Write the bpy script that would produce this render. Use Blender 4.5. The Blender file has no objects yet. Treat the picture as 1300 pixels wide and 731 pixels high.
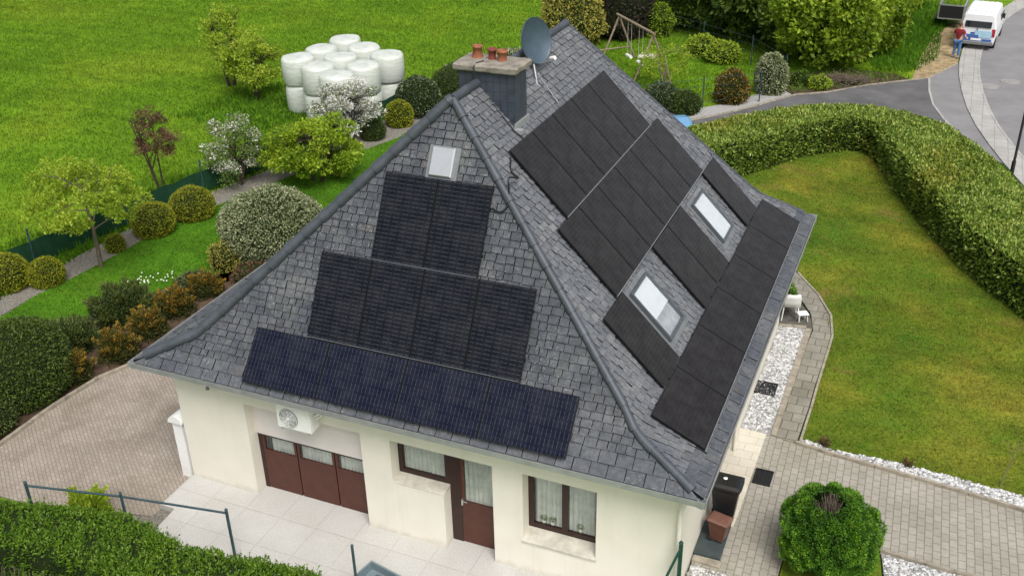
import bpy, math, random
import numpy as np
from mathutils import Vector, Matrix
random.seed(7); rng = np.random.default_rng(11)
S = bpy.context.scene; COL = S.collection
R = math.radians; PI = math.pi

# ------------------------------------------------------------------ materials
def newmat(name):
    m = bpy.data.materials.new(name); m.use_nodes = True
    nt = m.node_tree; nt.nodes.clear()
    out = nt.nodes.new('ShaderNodeOutputMaterial')
    return m, nt, out
def N(nt, t, **kw):
    n = nt.nodes.new(t)
    for k, v in kw.items():
        if k.startswith('i_'): n.inputs[k[2:].replace('_', ' ')].default_value = v
        else: setattr(n, k, v)
    return n
def L(nt, a, b): nt.links.new(a, b)
def noise(nt, vec, scale, detail=4, rough=.55, dist=0):
    n = N(nt, 'ShaderNodeTexNoise'); n.inputs['Scale'].default_value = scale
    n.inputs['Detail'].default_value = detail; n.inputs['Roughness'].default_value = rough
    n.inputs['Distortion'].default_value = dist
    L(nt, vec, n.inputs['Vector']); return n.outputs['Fac']
def ramp(nt, fac, stops, interp='LINEAR'):
    r = N(nt, 'ShaderNodeValToRGB'); r.color_ramp.interpolation = interp
    e = r.color_ramp.elements
    while len(e) < len(stops): e.new(.5)
    for q, (p, c) in zip(e, stops):
        q.position = p; q.color = (c[0], c[1], c[2], 1) if not isinstance(c, (int, float)) else (c, c, c, 1)
    L(nt, fac, r.inputs['Fac']); return r.outputs['Color']
def mixc(nt, fac, a, b, mode='MIX'):
    m = N(nt, 'ShaderNodeMix', data_type='RGBA', blend_type=mode)
    if isinstance(fac, (int, float)): m.inputs[0].default_value = fac
    else: L(nt, fac, m.inputs[0])
    for s, x in ((6, a), (7, b)):
        if isinstance(x, tuple): m.inputs[s].default_value = (x[0], x[1], x[2], 1)
        else: L(nt, x, m.inputs[s])
    return m.outputs[2]
def bump(nt, h, strength, dist=.02):
    b = N(nt, 'ShaderNodeBump'); b.inputs['Strength'].default_value = strength
    b.inputs['Distance'].default_value = dist; L(nt, h, b.inputs['Height']); return b.outputs['Normal']
def pbsdf(nt, out, col, rough=.6, spec=.5, metal=0, nrm=None):
    p = N(nt, 'ShaderNodeBsdfPrincipled')
    if isinstance(col, tuple): p.inputs['Base Color'].default_value = (*col, 1)
    else: L(nt, col, p.inputs['Base Color'])
    if isinstance(rough, (int, float)): p.inputs['Roughness'].default_value = rough
    else: L(nt, rough, p.inputs['Roughness'])
    p.inputs['Specular IOR Level'].default_value = spec; p.inputs['Metallic'].default_value = metal
    if nrm is not None: L(nt, nrm, p.inputs['Normal'])
    L(nt, p.outputs[0], out.inputs[0]); return p
def ocoord(nt): return N(nt, 'ShaderNodeTexCoord').outputs['Object']
def plain(name, c, rough=.6, spec=.5, metal=0, var=.12, scale=6, bmp=.0):
    m, nt, out = newmat(name); v = ocoord(nt)
    f = noise(nt, v, scale, 6, .65)
    lo = tuple(x*(1-var) for x in c); hi = tuple(min(1, x*(1+var)) for x in c)
    col = ramp(nt, f, [(.3, lo), (.7, hi)])
    nr = bump(nt, noise(nt, v, scale*6, 4), bmp) if bmp else None
    pbsdf(nt, out, col, rough, spec, metal, nr); return m
def leafmat(name, stops, trans=.3, rough=.5, noisy=None):
    m, nt, out = newmat(name)
    a = N(nt, 'ShaderNodeAttribute', attribute_name='tint')
    fac = a.outputs['Fac']
    col = ramp(nt, fac, stops)
    if noisy:
        sc, c2, lo, hi = noisy
        f = ramp(nt, noise(nt, ocoord(nt), sc, 3), [(lo, 0.), (hi, 1.)])
        col = mixc(nt, f, col, mixc(nt, 1, col, c2, 'MULTIPLY'))
    p = pbsdf(nt, out, col, rough, .35)
    t = N(nt, 'ShaderNodeBsdfTranslucent'); L(nt, col, t.inputs['Color'])
    mx = N(nt, 'ShaderNodeMixShader'); mx.inputs[0].default_value = trans
    L(nt, p.outputs[0], mx.inputs[1]); L(nt, t.outputs[0], mx.inputs[2]); L(nt, mx.outputs[0], out.inputs[0])
    return m
def grasscol(nt, v, cols, sc):
    """large patches + fine mottling, in world metres"""
    f1 = noise(nt, v, sc, 5, .6, .3); f2 = noise(nt, v, sc*9, 4, .7); f3 = noise(nt, v, 14, 3, .7)
    c = ramp(nt, f1, [(.32, cols[0]), (.5, cols[1]), (.66, cols[2])])
    c = mixc(nt, ramp(nt, f2, [(.35, 0.), (.7, .75)]), c, cols[3])
    mp = N(nt, 'ShaderNodeMapping'); mp.inputs['Scale'].default_value = (.22, 1.5, 1); mp.inputs['Rotation'].default_value = (0, 0, R(24)); L(nt, v, mp.inputs[0])
    c = mixc(nt, 1, c, ramp(nt, noise(nt, mp.outputs[0], .55, 4, .6), [(.35, .84), (.6, 1.08)]), 'MULTIPLY')
    k = ramp(nt, f3, [(.3, .66), (.7, 1.2)])
    k = mixc(nt, 1, k, ramp(nt, noise(nt, v, 1.3, 5, .7, .5), [(.3, .78), (.55, 1.), (.75, 1.18)]), 'MULTIPLY')
    return mixc(nt, 1, c, k, 'MULTIPLY')
def grassmat(name, cols, sc, blade=False, brown=None):
    m, nt, out = newmat(name); v = ocoord(nt)
    col = grasscol(nt, v, cols, sc)
    if brown:
        (bx, by, br, bc) = brown
        f = ramp(nt, noise(nt, v, br, 4, .6, .5), [(bx, 0.), (by, 1.)])
        col = mixc(nt, f, col, bc)
    if blade:
        a = N(nt, 'ShaderNodeAttribute', attribute_name='tint')
        col = mixc(nt, 1, col, ramp(nt, a.outputs['Fac'], [(0, .75), (1, 1.45)]), 'MULTIPLY')
        p = pbsdf(nt, out, col, .6, .2)
        t = N(nt, 'ShaderNodeBsdfTranslucent'); L(nt, col, t.inputs['Color'])
        mx = N(nt, 'ShaderNodeMixShader'); mx.inputs[0].default_value = .35
        L(nt, p.outputs[0], mx.inputs[1]); L(nt, t.outputs[0], mx.inputs[2]); L(nt, mx.outputs[0], out.inputs[0])
    else:
        pbsdf(nt, out, col, .9, .1, 0, bump(nt, noise(nt, v, 40, 4, .8), .6, .05))
    return m
def pavermat(name, c1, c2, mortar, bw, bh, rot=0, dirt=(.5, .5, .5), off=.5, msize=.012, grime=.35):
    m, nt, out = newmat(name); v = ocoord(nt)
    mp = N(nt, 'ShaderNodeMapping'); mp.inputs['Rotation'].default_value = (0, 0, rot); L(nt, v, mp.inputs[0])
    wob = N(nt, 'ShaderNodeVectorMath', operation='ADD')
    nz = N(nt, 'ShaderNodeTexNoise'); nz.inputs['Scale'].default_value = 3; L(nt, v, nz.inputs['Vector'])
    s = N(nt, 'ShaderNodeVectorMath', operation='SCALE'); s.inputs['Scale'].default_value = .02
    L(nt, nz.outputs['Color'], s.inputs[0]); L(nt, mp.outputs[0], wob.inputs[0]); L(nt, s.outputs[0], wob.inputs[1])
    b = N(nt, 'ShaderNodeTexBrick'); L(nt, wob.outputs[0], b.inputs['Vector']); b.offset = off
    b.inputs['Scale'].default_value = 1; b.inputs['Brick Width'].default_value = bw; b.inputs['Row Height'].default_value = bh
    b.inputs['Mortar Size'].default_value = msize; b.inputs['Mortar Smooth'].default_value = .3; b.inputs['Bias'].default_value = 0
    b.inputs['Color1'].default_value = (*c1, 1); b.inputs['Color2'].default_value = (*c2, 1); b.inputs['Mortar'].default_value = (*mortar, 1)
    f = ramp(nt, noise(nt, v, .9, 6, .65, .4), [(.35, 0.), (.7, grime)])
    col = mixc(nt, f, b.outputs['Color'], mixc(nt, 1, b.outputs['Color'], dirt, 'MULTIPLY'))
    g = ramp(nt, noise(nt, v, 25, 4, .7), [(.3, .86), (.7, 1.1)])
    col = mixc(nt, 1, col, g, 'MULTIPLY')
    h = mixc(nt, 1, b.outputs['Fac'], (1, 1, 1), 'MULTIPLY')
    inv = N(nt, 'ShaderNodeInvert'); L(nt, h, inv.inputs['Color'])
    pbsdf(nt, out, col, .85, .3, 0, bump(nt, inv.outputs[0], .6, .01)); return m

def slatemat():
    m, nt, out = newmat('slate'); v = ocoord(nt)
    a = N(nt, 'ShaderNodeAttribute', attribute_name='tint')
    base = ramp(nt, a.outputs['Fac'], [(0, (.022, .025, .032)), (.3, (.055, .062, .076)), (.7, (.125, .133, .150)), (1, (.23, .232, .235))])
    lic = ramp(nt, noise(nt, v, 1.1, 5, .6, .6), [(.45, 0.), (.75, .42)])
    base = mixc(nt, lic, base, (.20, .20, .19))
    br = ramp(nt, noise(nt, v, 2.3, 4, .6), [(.6, 0.), (.75, .45)])
    base = mixc(nt, br, base, (.14, .115, .095))
    sp = ramp(nt, noise(nt, v, 22, 4, .75), [(.57, 0.), (.68, .6)])
    spm = ramp(nt, noise(nt, v, .8, 4, .6), [(.40, .15), (.62, 1.)])
    sp = mixc(nt, 1, sp, spm, 'MULTIPLY')
    base = mixc(nt, sp, base, (.46, .46, .42))
    dk = ramp(nt, noise(nt, v, 9, 5, .7), [(.3, .6), (.62, 1.12)])
    base = mixc(nt, 1, base, dk, 'MULTIPLY')
    pbsdf(nt, out, base, ramp(nt, noise(nt, v, 12, 3), [(.3, .45), (.7, .75)]), .45, 0, bump(nt, noise(nt, v, 30, 5, .7), .35, .01))
    return m
def panelmat(name, linec, cell, stripe):
    m, nt, out = newmat(name); v = ocoord(nt)
    sx = N(nt, 'ShaderNodeSeparateXYZ'); L(nt, v, sx.inputs[0])
    def lines(sock, period, width, off=0):
        ad = N(nt, 'ShaderNodeMath', operation='ADD'); ad.inputs[1].default_value = off+10*period; L(nt, sock, ad.inputs[0])
        d = N(nt, 'ShaderNodeMath', operation='DIVIDE'); d.inputs[1].default_value = period; L(nt, ad.outputs[0], d.inputs[0])
        f = N(nt, 'ShaderNodeMath', operation='FRACT'); L(nt, d.outputs[0], f.inputs[0])
        g = N(nt, 'ShaderNodeMath', operation='LESS_THAN'); g.inputs[1].default_value = width/period; L(nt, f.outputs[0], g.inputs[0])
        return g.outputs[0]
    across = lines(sx.outputs['Y'], .0835, .010)         # gaps of the half-cut cells
    dash = lines(sx.outputs['X'], .182, .150, .075)
    mul = N(nt, 'ShaderNodeMath', operation='MULTIPLY'); L(nt, across, mul.inputs[0]); L(nt, dash, mul.inputs[1])
    along = lines(sx.outputs['X'], .182, .010)
    fine = lines(sx.outputs['X'], .0182, .003)
    sc = N(nt, 'ShaderNodeMath', operation='MULTIPLY'); sc.inputs[1].default_value = stripe; L(nt, mul.outputs[0], sc.inputs[0])
    col = mixc(nt, sc.outputs[0], cell, linec)
    s2 = N(nt, 'ShaderNodeMath', operation='MULTIPLY'); s2.inputs[1].default_value = stripe*.35; L(nt, fine, s2.inputs[0])
    col = mixc(nt, s2.outputs[0], col, linec)
    s3 = N(nt, 'ShaderNodeMath', operation='MULTIPLY'); s3.inputs[1].default_value = .5; L(nt, along, s3.inputs[0])
    col = mixc(nt, s3.outputs[0], col, (.002, .002, .003))
    d = ramp(nt, noise(nt, v, 3, 5, .7), [(.4, 0.), (.75, .05)])
    col = mixc(nt, d, col, (.3, .3, .3))
    p = pbsdf(nt, out, col, .16, .13)
    return m
def glassmat(name='glass', tint=(.9, .92, .90)):
    m, nt, out = newmat(name)
    t = N(nt, 'ShaderNodeBsdfTransparent'); t.inputs[0].default_value = (*tint, 1)
    g = N(nt, 'ShaderNodeBsdfGlossy'); g.inputs['Roughness'].default_value = .03; g.inputs[0].default_value = (.9, .95, 1, 1)
    fr = N(nt, 'ShaderNodeFresnel'); fr.inputs[0].default_value = 1.6
    gm = N(nt, 'ShaderNodeNewGeometry'); bf = N(nt, 'ShaderNodeMath', operation='SUBTRACT'); bf.inputs[0].default_value = 1; L(nt, gm.outputs['Backfacing'], bf.inputs[1])
    a0 = N(nt, 'ShaderNodeMath', operation='ADD'); a0.inputs[1].default_value = .04; L(nt, fr.outputs[0], a0.inputs[0])
    ad = N(nt, 'ShaderNodeMath', operation='MULTIPLY'); L(nt, a0.outputs[0], ad.inputs[0]); L(nt, bf.outputs[0], ad.inputs[1])
    mx = N(nt, 'ShaderNodeMixShader'); L(nt, ad.outputs[0], mx.inputs[0]); L(nt, t.outputs[0], mx.inputs[1]); L(nt, g.outputs[0], mx.inputs[2])
    L(nt, mx.outputs[0], out.inputs[0]); return m

M = {}
M['slate'] = slatemat()
M['under'] = plain('roof underlay and edge shade', (.008, .008, .010), .95, .1)
M['ridge'] = plain('ridge tile', (.052, .060, .074), .5, .5, 0, .3, 3, .2)
M['zinc'] = plain('zinc', (.34, .35, .36), .45, .5, .3, .15, 4)
M['zincdark'] = plain('dark zinc', (.13, .14, .16), .5, .5, .2, .2, 4)
def rendermat():
    m, nt, out = newmat('cream render'); v = ocoord(nt)
    c = ramp(nt, noise(nt, v, 1.2, 6, .6), [(.3, (.70, .665, .575)), (.7, (.76, .725, .635))])
    mp = N(nt, 'ShaderNodeMapping'); mp.inputs['Scale'].default_value = (5, 5, .35); L(nt, v, mp.inputs[0])
    st = ramp(nt, noise(nt, mp.outputs[0], 1.0, 5, .6), [(.52, 0.), (.8, .3)])
    c = mixc(nt, st, c, (.56, .53, .44))
    sx = N(nt, 'ShaderNodeSeparateXYZ'); L(nt, v, sx.inputs[0])
    ad = N(nt, 'ShaderNodeMath', operation='MULTIPLY_ADD'); ad.inputs[1].default_value = 2.2; L(nt, sx.outputs['Z'], ad.inputs[0])
    L(nt, noise(nt, v, 3.5, 5, .65), ad.inputs[2])
    ft = ramp(nt, ad.outputs[0], [(.45, .5), (.85, 0.)])
    c = mixc(nt, ft, c, (.45, .42, .35))
    pbsdf(nt, out, c, .9, .2, 0, bump(nt, noise(nt, v, 60, 4, .7), .25, .006)); return m
M['wall'] = rendermat()
M['pinkish'] = plain('pale panel', (.68, .64, .60), .8, .2, 0, .06, 2)
M['brown'] = plain('brown lacquer', (.075, .022, .013), .42, .5, 0, .25, 5)
M['browndark'] = plain('dark brown frame', (.028, .010, .008), .4, .5, 0, .2, 5)
M['glass'] = glassmat(); M['roofglass'] = glassmat('roof glass', (.98, .985, .99))
M['curtain'] = plain('net curtain', (.60, .60, .57), .9, .1, 0, .18, 5)
M['interior'] = plain('dark interior', (.02, .02, .02), .9)
M['sill'] = plain('stone sill', (.50, .47, .40), .85, .3, 0, .22, 5, .2)
M['terrace'] = pavermat('terrace tile', (.50, .495, .475), (.485, .475, .455), (.43, .42, .40), .9, .9, 0, (.84, .82, .78), 0, .008, .7)
M['landing'] = pavermat('landing tile', (.62, .58, .49), (.57, .53, .45), (.40, .37, .31), .45, .3, 0, (.8, .76, .7), .5, .006, .8)
M['pavl'] = pavermat('brown clinker', (.325, .28, .235), (.385, .335, .285), (.25, .215, .18), .17, .085, R(38), (.66, .64, .6), .5, .010, .9)
M['pavr'] = pavermat('grey paver', (.325, .305, .262), (.375, .350, .305), (.205, .190, .155), .24, .16, R(88), (.66, .66, .6), .5, .010, .75)
M['pathdark'] = pavermat('mossy path stone', (.25, .235, .20), (.31, .29, .25), (.13, .13, .09), .4, .38, 0, (.55, .55, .48), .5, .014, .9)
M['edging'] = plain('edging stone', (.30, .265, .21), .9, .2, 0, .35, 4, .4)
M['asph'] = plain('light asphalt', (.205, .20, .205), .9, .3, 0, .16, .6, .3)
M['asphdark'] = plain('dark asphalt', (.110, .108, .110), .9, .3, 0, .26, .7, .3)
M['kerb'] = pavermat('kerb stone', (.43, .42, .40), (.39, .38, .36), (.25, .25, .24), .5, .5, 0, (.7, .7, .7), 0, .012, .7)
M['dirt'] = plain('soil', (.085, .058, .040), .95, .1, 0, .55, 3, .8)
M['greysoil'] = plain('grey soil', (.11, .102, .088), .95, .1, 0, .45, 7, .8)
M['gravelbrown'] = plain('brown pebbles', (.215, .20, .17), .9, .2, 0, .6, 22, .9)
M['mulch'] = plain('dry verge', (.30, .23, .13), .95, .1, 0, .5, 3, .8)
M['stonewhite'] = leafmat('white pebble', [(0, (.22, .22, .22)), (.4, (.42, .42, .415)), (1, (.66, .66, .65))], 0, .7)
M['stonebase'] = plain('pebble bed', (.36, .35, .34), .9, .2, 0, .4, 30, .8)
FIELDC = [(.105, .215, .009), (.148, .268, .012), (.21, .30, .018), (.108, .215, .011)]
LAWNC = [(.050, .140, .010), (.125, .190, .014), (.265, .245, .030), (.150, .180, .022)]
LAWN2C = [(.060, .168, .008), (.082, .200, .010), (.112, .22, .013), (.068, .172, .010)]
M['field'] = grassmat('field ground', FIELDC, .12)
M['fieldb'] = grassmat('field blades', FIELDC, .12, True)
M['lawnr'] = grassmat('front lawn ground', LAWNC, .30, False, (.60, .72, .55, (.21, .165, .045)))
M['lawnrb'] = grassmat('front lawn blades', LAWNC, .30, True, (.60, .72, .55, (.21, .165, .045)))
M['lawnl'] = grassmat('garden lawn ground', LAWN2C, .25)
M['lawnlb'] = grassmat('garden lawn blades', LAWN2C, .25, True)
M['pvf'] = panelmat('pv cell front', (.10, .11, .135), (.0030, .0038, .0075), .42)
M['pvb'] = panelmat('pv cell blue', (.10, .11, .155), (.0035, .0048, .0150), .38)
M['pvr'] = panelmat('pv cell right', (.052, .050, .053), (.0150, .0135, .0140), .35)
M['pvframe'] = plain('black anodised', (.005, .005, .006), .5, .3, 0)
M['alu'] = plain('aluminium', (.62, .63, .64), .35, .5, .8, .05)
M['blackp'] = plain('black plastic', (.012, .012, .013), .35, .5, 0, .2)
M['white'] = plain('white plastic', (.80, .80, .78), .45, .5, 0, .06)
M['greypl'] = plain('grey plastic', (.16, .165, .17), .5)
M['chim'] = plain('chimney slate', (.040, .050, .068), .5, .5, 0, .3, 4, .15)
M['cap'] = plain('chimney capping', (.245, .22, .185), .9, .3, 0, .4, 5, .6)
M['terra'] = plain('terracotta', (.27, .10, .052), .8, .3, 0, .3, 6)
M['terrad'] = plain('sooty terracotta', (.20, .055, .040), .8, .3, 0, .3, 6)
M['dish'] = plain('dish paint', (.055, .085, .115), .4, .5, .1, .2, 3)
M['bark'] = plain('bark', (.15, .12, .09), .95, .2, 0, .35, 9, .7)
M['barkd'] = plain('dark bark', (.06, .045, .035), .95, .2, 0, .35, 9, .7)
M['wood'] = plain('weathered timber', (.23, .175, .13), .85, .2, 0, .3, 6, .4)
M['greenmet'] = plain('green painted metal', (.012, .060, .045), .45, .5, .2)
M['railmet'] = plain('dark teal rail', (.045, .085, .095), .4, .5, .3, .3)
M['net'] = plain('green netting', (.010, .048, .022), .8, .2, 0, .3, 4)
def balemat():
    m, nt, out = newmat('bale film'); v = ocoord(nt)
    mp = N(nt, 'ShaderNodeMapping'); mp.inputs['Scale'].default_value = (1.2, 1.2, 9); L(nt, v, mp.inputs[0])
    n1 = noise(nt, mp.outputs[0], 1.5, 5, .6, .4)
    c = ramp(nt, n1, [(.3, (.43, .47, .41)), (.55, (.55, .58, .53)), (.8, (.62, .64, .60))])
    d = ramp(nt, noise(nt, v, 4, 5, .7), [(.55, 0.), (.8, .5)])
    c = mixc(nt, d, c, (.30, .33, .24))
    pbsdf(nt, out, c, .35, .5, 0, bump(nt, n1, .5, .03)); return m
M['balewrap'] = balemat()
M['rope'] = plain('rope', (.50, .48, .36), .9)
M['vanwhite'] = plain('van paint', (.78, .79, .81), .3, .6, 0, .03)
M['vanblue'] = plain('van blue', (.05, .12, .35), .35, .5)
M['vanlight'] = plain('van pale blue', (.35, .55, .68), .35, .5)
M['teal'] = plain('teal sticker', (.05, .45, .42), .4)
M['red'] = plain('red lens', (.35, .01, .02), .3)
M['tyre'] = plain('tyre', (.015, .015, .015), .8)
M['dglass'] = plain('dark glass', (.010, .012, .014), .08, .6)
M['carblue'] = plain('light blue paint', (.16, .36, .60), .25, .6, .2, .04)
M['skin'] = plain('skin', (.55, .33, .24), .6)
M['shirt'] = plain('red shirt', (.22, .012, .022), .85)
M['jeans'] = plain('blue jeans', (.07, .16, .36), .85, .3, 0, .3, 10)
M['hair'] = plain('hair', (.12, .07, .045), .8)
M['brownbin'] = plain('brown plastic', (.11, .045, .030), .4, .5, 0, .15)
M['brownbinlid'] = plain('faded brown lid', (.15, .072, .052), .45, .5, 0, .15)
M['grate'] = plain('dark grating', (.020, .022, .022), .6, .4, .3, .4, 20)
M['slab'] = plain('slate slab', (.045, .060, .062), .5, .4, 0, .25, 4)
M['trough'] = plain('pale blue tray', (.16, .215, .235), .5)
M['cover'] = plain('crumpled cover', (.15, .14, .145), .8, .3, 0, .35, 6, .5)
M['skyl'] = plain('skylight frame', (.10, .115, .13), .4, .5, .4)
M['blindgrey'] = plain('room behind skylight', (.40, .41, .42), .8, .2, 0, .25, 5)
M['blind'] = plain('pale blind', (.60, .615, .63), .6, .4, 0, .06, 3)
M['flash'] = plain('lead flashing', (.19, .20, .21), .5, .5, .3, .25, 4)
M['flower'] = plain('white petals', (.8, .8, .72), .7)
M['manhole'] = plain('iron cover', (.30, .29, .28), .7, .5, .3)
# leaves
M['lf_hedge'] = leafmat('laurel leaves', [(0, (.035, .075, .010)), (.3, (.125, .21, .024)), (.62, (.29, .40, .058)), (1, (.56, .60, .20))], .3, .45, (.35, (.95, .75, .5), .5, .75))
M['lf_hedgef'] = leafmat('privet leaves', [(0, (.032, .085, .008)), (.45, (.10, .205, .014)), (1, (.21, .33, .028))], .3, .45)
M['lf_bush'] = leafmat('dark bush leaves', [(0, (.020, .042, .008)), (.5, (.060, .105, .014)), (1, (.145, .190, .030))], .25)
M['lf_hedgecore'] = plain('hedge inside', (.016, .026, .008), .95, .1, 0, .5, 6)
M['lf_box'] = leafmat('box leaves', [(0, (.07, .10, .006)), (.45, (.21, .24, .010)), (1, (.44, .44, .025))], .25)
M['lf_boxd'] = leafmat('dark box leaves', [(0, (.025, .045, .010)), (.6, (.060, .095, .014)), (1, (.115, .155, .025))], .25)
M['lf_var'] = leafmat('variegated leaves', [(0, (.06, .095, .030)), (.45, (.20, .24, .10)), (1, (.55, .56, .36))], .25)
M['lf_vard'] = leafmat('dark variegated leaves', [(0, (.012, .028, .010)), (.6, (.045, .075, .025)), (.85, (.16, .2, .09)), (1, (.4, .42, .25))], .25)
M['lf_acer'] = leafmat('lime leaves', [(0, (.11, .20, .010)), (.5, (.24, .37, .018)), (1, (.42, .50, .035))], .4)
M['lf_light'] = leafmat('young leaves', [(0, (.16, .25, .013)), (.5, (.30, .42, .028)), (1, (.48, .55, .06))], .4)
M['lf_red'] = leafmat('bronze leaves', [(0, (.07, .045, .022)), (.5, (.15, .085, .045)), (1, (.27, .16, .08))], .3)
M['lf_blossom'] = leafmat('blossom and leaves', [(0, (.06, .11, .02)), (.5, (.15, .23, .045)), (.68, (.24, .29, .10)), (.74, (.70, .66, .62)), (1, (.85, .82, .80))], .3)
M['lf_blossomw'] = leafmat('white blossom', [(0, (.07, .12, .025)), (.32, (.16, .23, .05)), (.4, (.62, .60, .56)), (1, (.88, .86, .84))], .25)
M['lf_gold'] = leafmat('golden conifer', [(0, (.025, .038, .009)), (.5, (.085, .085, .015)), (.8, (.28, .18, .028)), (1, (.46, .26, .035))], .25)
M['lf_jun'] = leafmat('dark juniper', [(0, (.018, .034, .008)), (.6, (.060, .090, .018)), (1, (.16, .19, .042))], .2)
M['lf_thuja'] = leafmat('green thuja', [(0, (.018, .065, .006)), (.45, (.085, .215, .012)), (1, (.24, .40, .028))], .2)
M['lf_tree'] = leafmat('tree leaves', [(0, (.08, .15, .008)), (.5, (.19, .30, .017)), (1, (.37, .47, .035))], .35)
M['lf_treed'] = leafmat('dark tree leaves', [(0, (.030, .070, .008)), (.5, (.085, .150, .016)), (1, (.19, .27, .035))], .3)
M['lf_yel'] = leafmat('yellow bush', [(0, (.17, .17, .025)), (.5, (.33, .31, .05)), (1, (.52, .46, .12))], .3)
M['lf_purple'] = leafmat('dark purple conifer', [(0, (.012, .010, .008)), (.6, (.038, .028, .022)), (1, (.075, .055, .040))], .2)
M['lf_herb'] = leafmat('low herbs', [(0, (.06, .10, .03)), (.6, (.12, .15, .05)), (1, (.22, .2, .1))], .3)

# ------------------------------------------------------------------ mesh building
class MB:
    def __init__(s): s.v = []; s.f = []; s.m = []; s.t = []; s.n = 0; s.sm = []
    def add(s, vs, fs, mi=0, tint=.5, smooth=False):
        vs = np.asarray(vs, float).reshape(-1, 3)
        s.v.append(vs); s.t.append(np.full(len(vs), tint) if np.isscalar(tint) else np.asarray(tint, float))
        for q in fs: s.f.append([i+s.n for i in q]); s.m.append(mi); s.sm.append(smooth)
        s.n += len(vs); return s
    def box(s, x0, x1, y0, y1, z0, z1, mi=0, tint=.5, mat=None, bev=0):
        if bev:
            b = bev
            vs = []; 
            for z, i in ((z0, b), (z0+b, 0), (z1-b, 0), (z1, b)):
                vs += [(x0+i, y0+i, z), (x1-i, y0+i, z), (x1-i, y1-i, z), (x0+i, y1-i, z)]
            # chamfered verticals kept simple
            fs = [(3, 2, 1, 0), (12, 13, 14, 15)]
            for k in range(3):
                for j in range(4): fs.append((k*4+j, k*4+(j+1) % 4, k*4+4+(j+1) % 4, k*4+4+j))
        else:
            vs = [(x0, y0, z0), (x1, y0, z0), (x1, y1, z0), (x0, y1, z0), (x0, y0, z1), (x1, y0, z1), (x1, y1, z1), (x0, y1, z1)]
            fs = [(3, 2, 1, 0), (4, 5, 6, 7), (0, 1, 5, 4), (1, 2, 6, 5), (2, 3, 7, 6), (3, 0, 4, 7)]
        if mat is not None: vs = [mat @ Vector(q) for q in vs]
        return s.add(vs, fs, mi, tint)
    def tube(s, pts, rad, n=8, mi=0, tint=.5, cap=True, smooth=True):
        pts = [Vector(p) for p in pts]; k = len(pts)
        rad = [rad]*k if np.isscalar(rad) else rad
        vs = []; prev = None
        for i, p in enumerate(pts):
            d = (pts[min(i+1, k-1)]-pts[max(i-1, 0)]).normalized()
            a = prev if prev is not None else (Vector((0, 0, 1)) if abs(d.z) < .9 else Vector((1, 0, 0)))
            u = (a-d*a.dot(d)).normalized(); w = d.cross(u); prev = u
            for j in range(n):
                th = 2*PI*j/n; vs.append(p+u*math.cos(th)*rad[i]+w*math.sin(th)*rad[i])
        fs = [(i*n+j, i*n+(j+1) % n, (i+1)*n+(j+1) % n, (i+1)*n+j) for i in range(k-1) for j in range(n)]
        s.add(vs, fs, mi, tint, smooth)
        if cap:
            s.add(vs[:n], [tuple(range(n))[::-1]], mi, tint); s.add(vs[-n:], [tuple(range(n))], mi, tint)
        return s
    def lathe(s, prof, c=(0, 0, 0), n=20, mi=0, tint=.5, mat=None, smooth=True):
        vs = []
        for r, z in prof:
            for j in range(n):
                p = Vector((c[0]+r*math.cos(2*PI*j/n), c[1]+r*math.sin(2*PI*j/n), c[2]+z))
                vs.append(mat @ p if mat is not None else p)
        fs = [(i*n+j, i*n+(j+1) % n, (i+1)*n+(j+1) % n, (i+1)*n+j) for i in range(len(prof)-1) for j in range(n)]
        s.add(vs, fs, mi, tint, smooth)
        return s
    def prism(s, poly, z0, z1, mi=0, tint=.5):
        a = sum(poly[i][0]*poly[(i+1) % len(poly)][1]-poly[(i+1) % len(poly)][0]*poly[i][1] for i in range(len(poly)))
        if a < 0: poly = poly[::-1]
        n = len(poly)
        vs = [(x, y, z0) for x, y in poly]+[(x, y, z1) for x, y in poly]
        return s.add(vs, [tuple(range(n))[::-1], tuple(range(n, 2*n))]+[(i, (i+1) % n, n+(i+1) % n, n+i) for i in range(n)], mi, tint)
    def blob(s, c, r, mi=0, seg=20, ring=12, amp=.08, freq=2.0, seed=0, zmin=-1., tint=.5):
        c = np.asarray(c, float); r = np.asarray(r, float)
        vs = []
        for i in range(ring+1):
            ph = PI*i/ring
            for j in range(seg):
                th = 2*PI*j/seg
                d = np.array([math.sin(ph)*math.cos(th), math.sin(ph)*math.sin(th), math.cos(ph)])
                k = 1+amp*lump(d*freq+seed)
                q = c+d*r*k; vs.append(q)
        fs = [(i*seg+j, (i+1)*seg+j, (i+1)*seg+(j+1) % seg, i*seg+(j+1) % seg) for i in range(ring) for j in range(seg)]
        return s.add(vs, fs, mi, tint, True)
    def quads(s, V4, mi=0, tint=None):
        """V4 (n,4,3) array of quads"""
        n = len(V4)
        if n == 0: return s
        s.v.append(V4.reshape(-1, 3)); t = np.full(n, .5) if tint is None else tint
        s.t.append(np.repeat(t, 4))
        base = s.n+np.arange(n)*4
        s.f.extend(np.stack([base, base+1, base+2, base+3], 1).tolist()); s.m.extend([mi]*n); s.sm.extend([False]*n)
        s.n += 4*n; return s
    def tris(s, V3, mi=0, tint=None):
        n = len(V3); s.v.append(V3.reshape(-1, 3)); t = np.full(n, .5) if tint is None else tint
        s.t.append(np.repeat(t, 3)); base = s.n+np.arange(n)*3
        s.f.extend(np.stack([base, base+1, base+2], 1).tolist()); s.m.extend([mi]*n); s.sm.extend([False]*n)
        s.n += 3*n; return s
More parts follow.
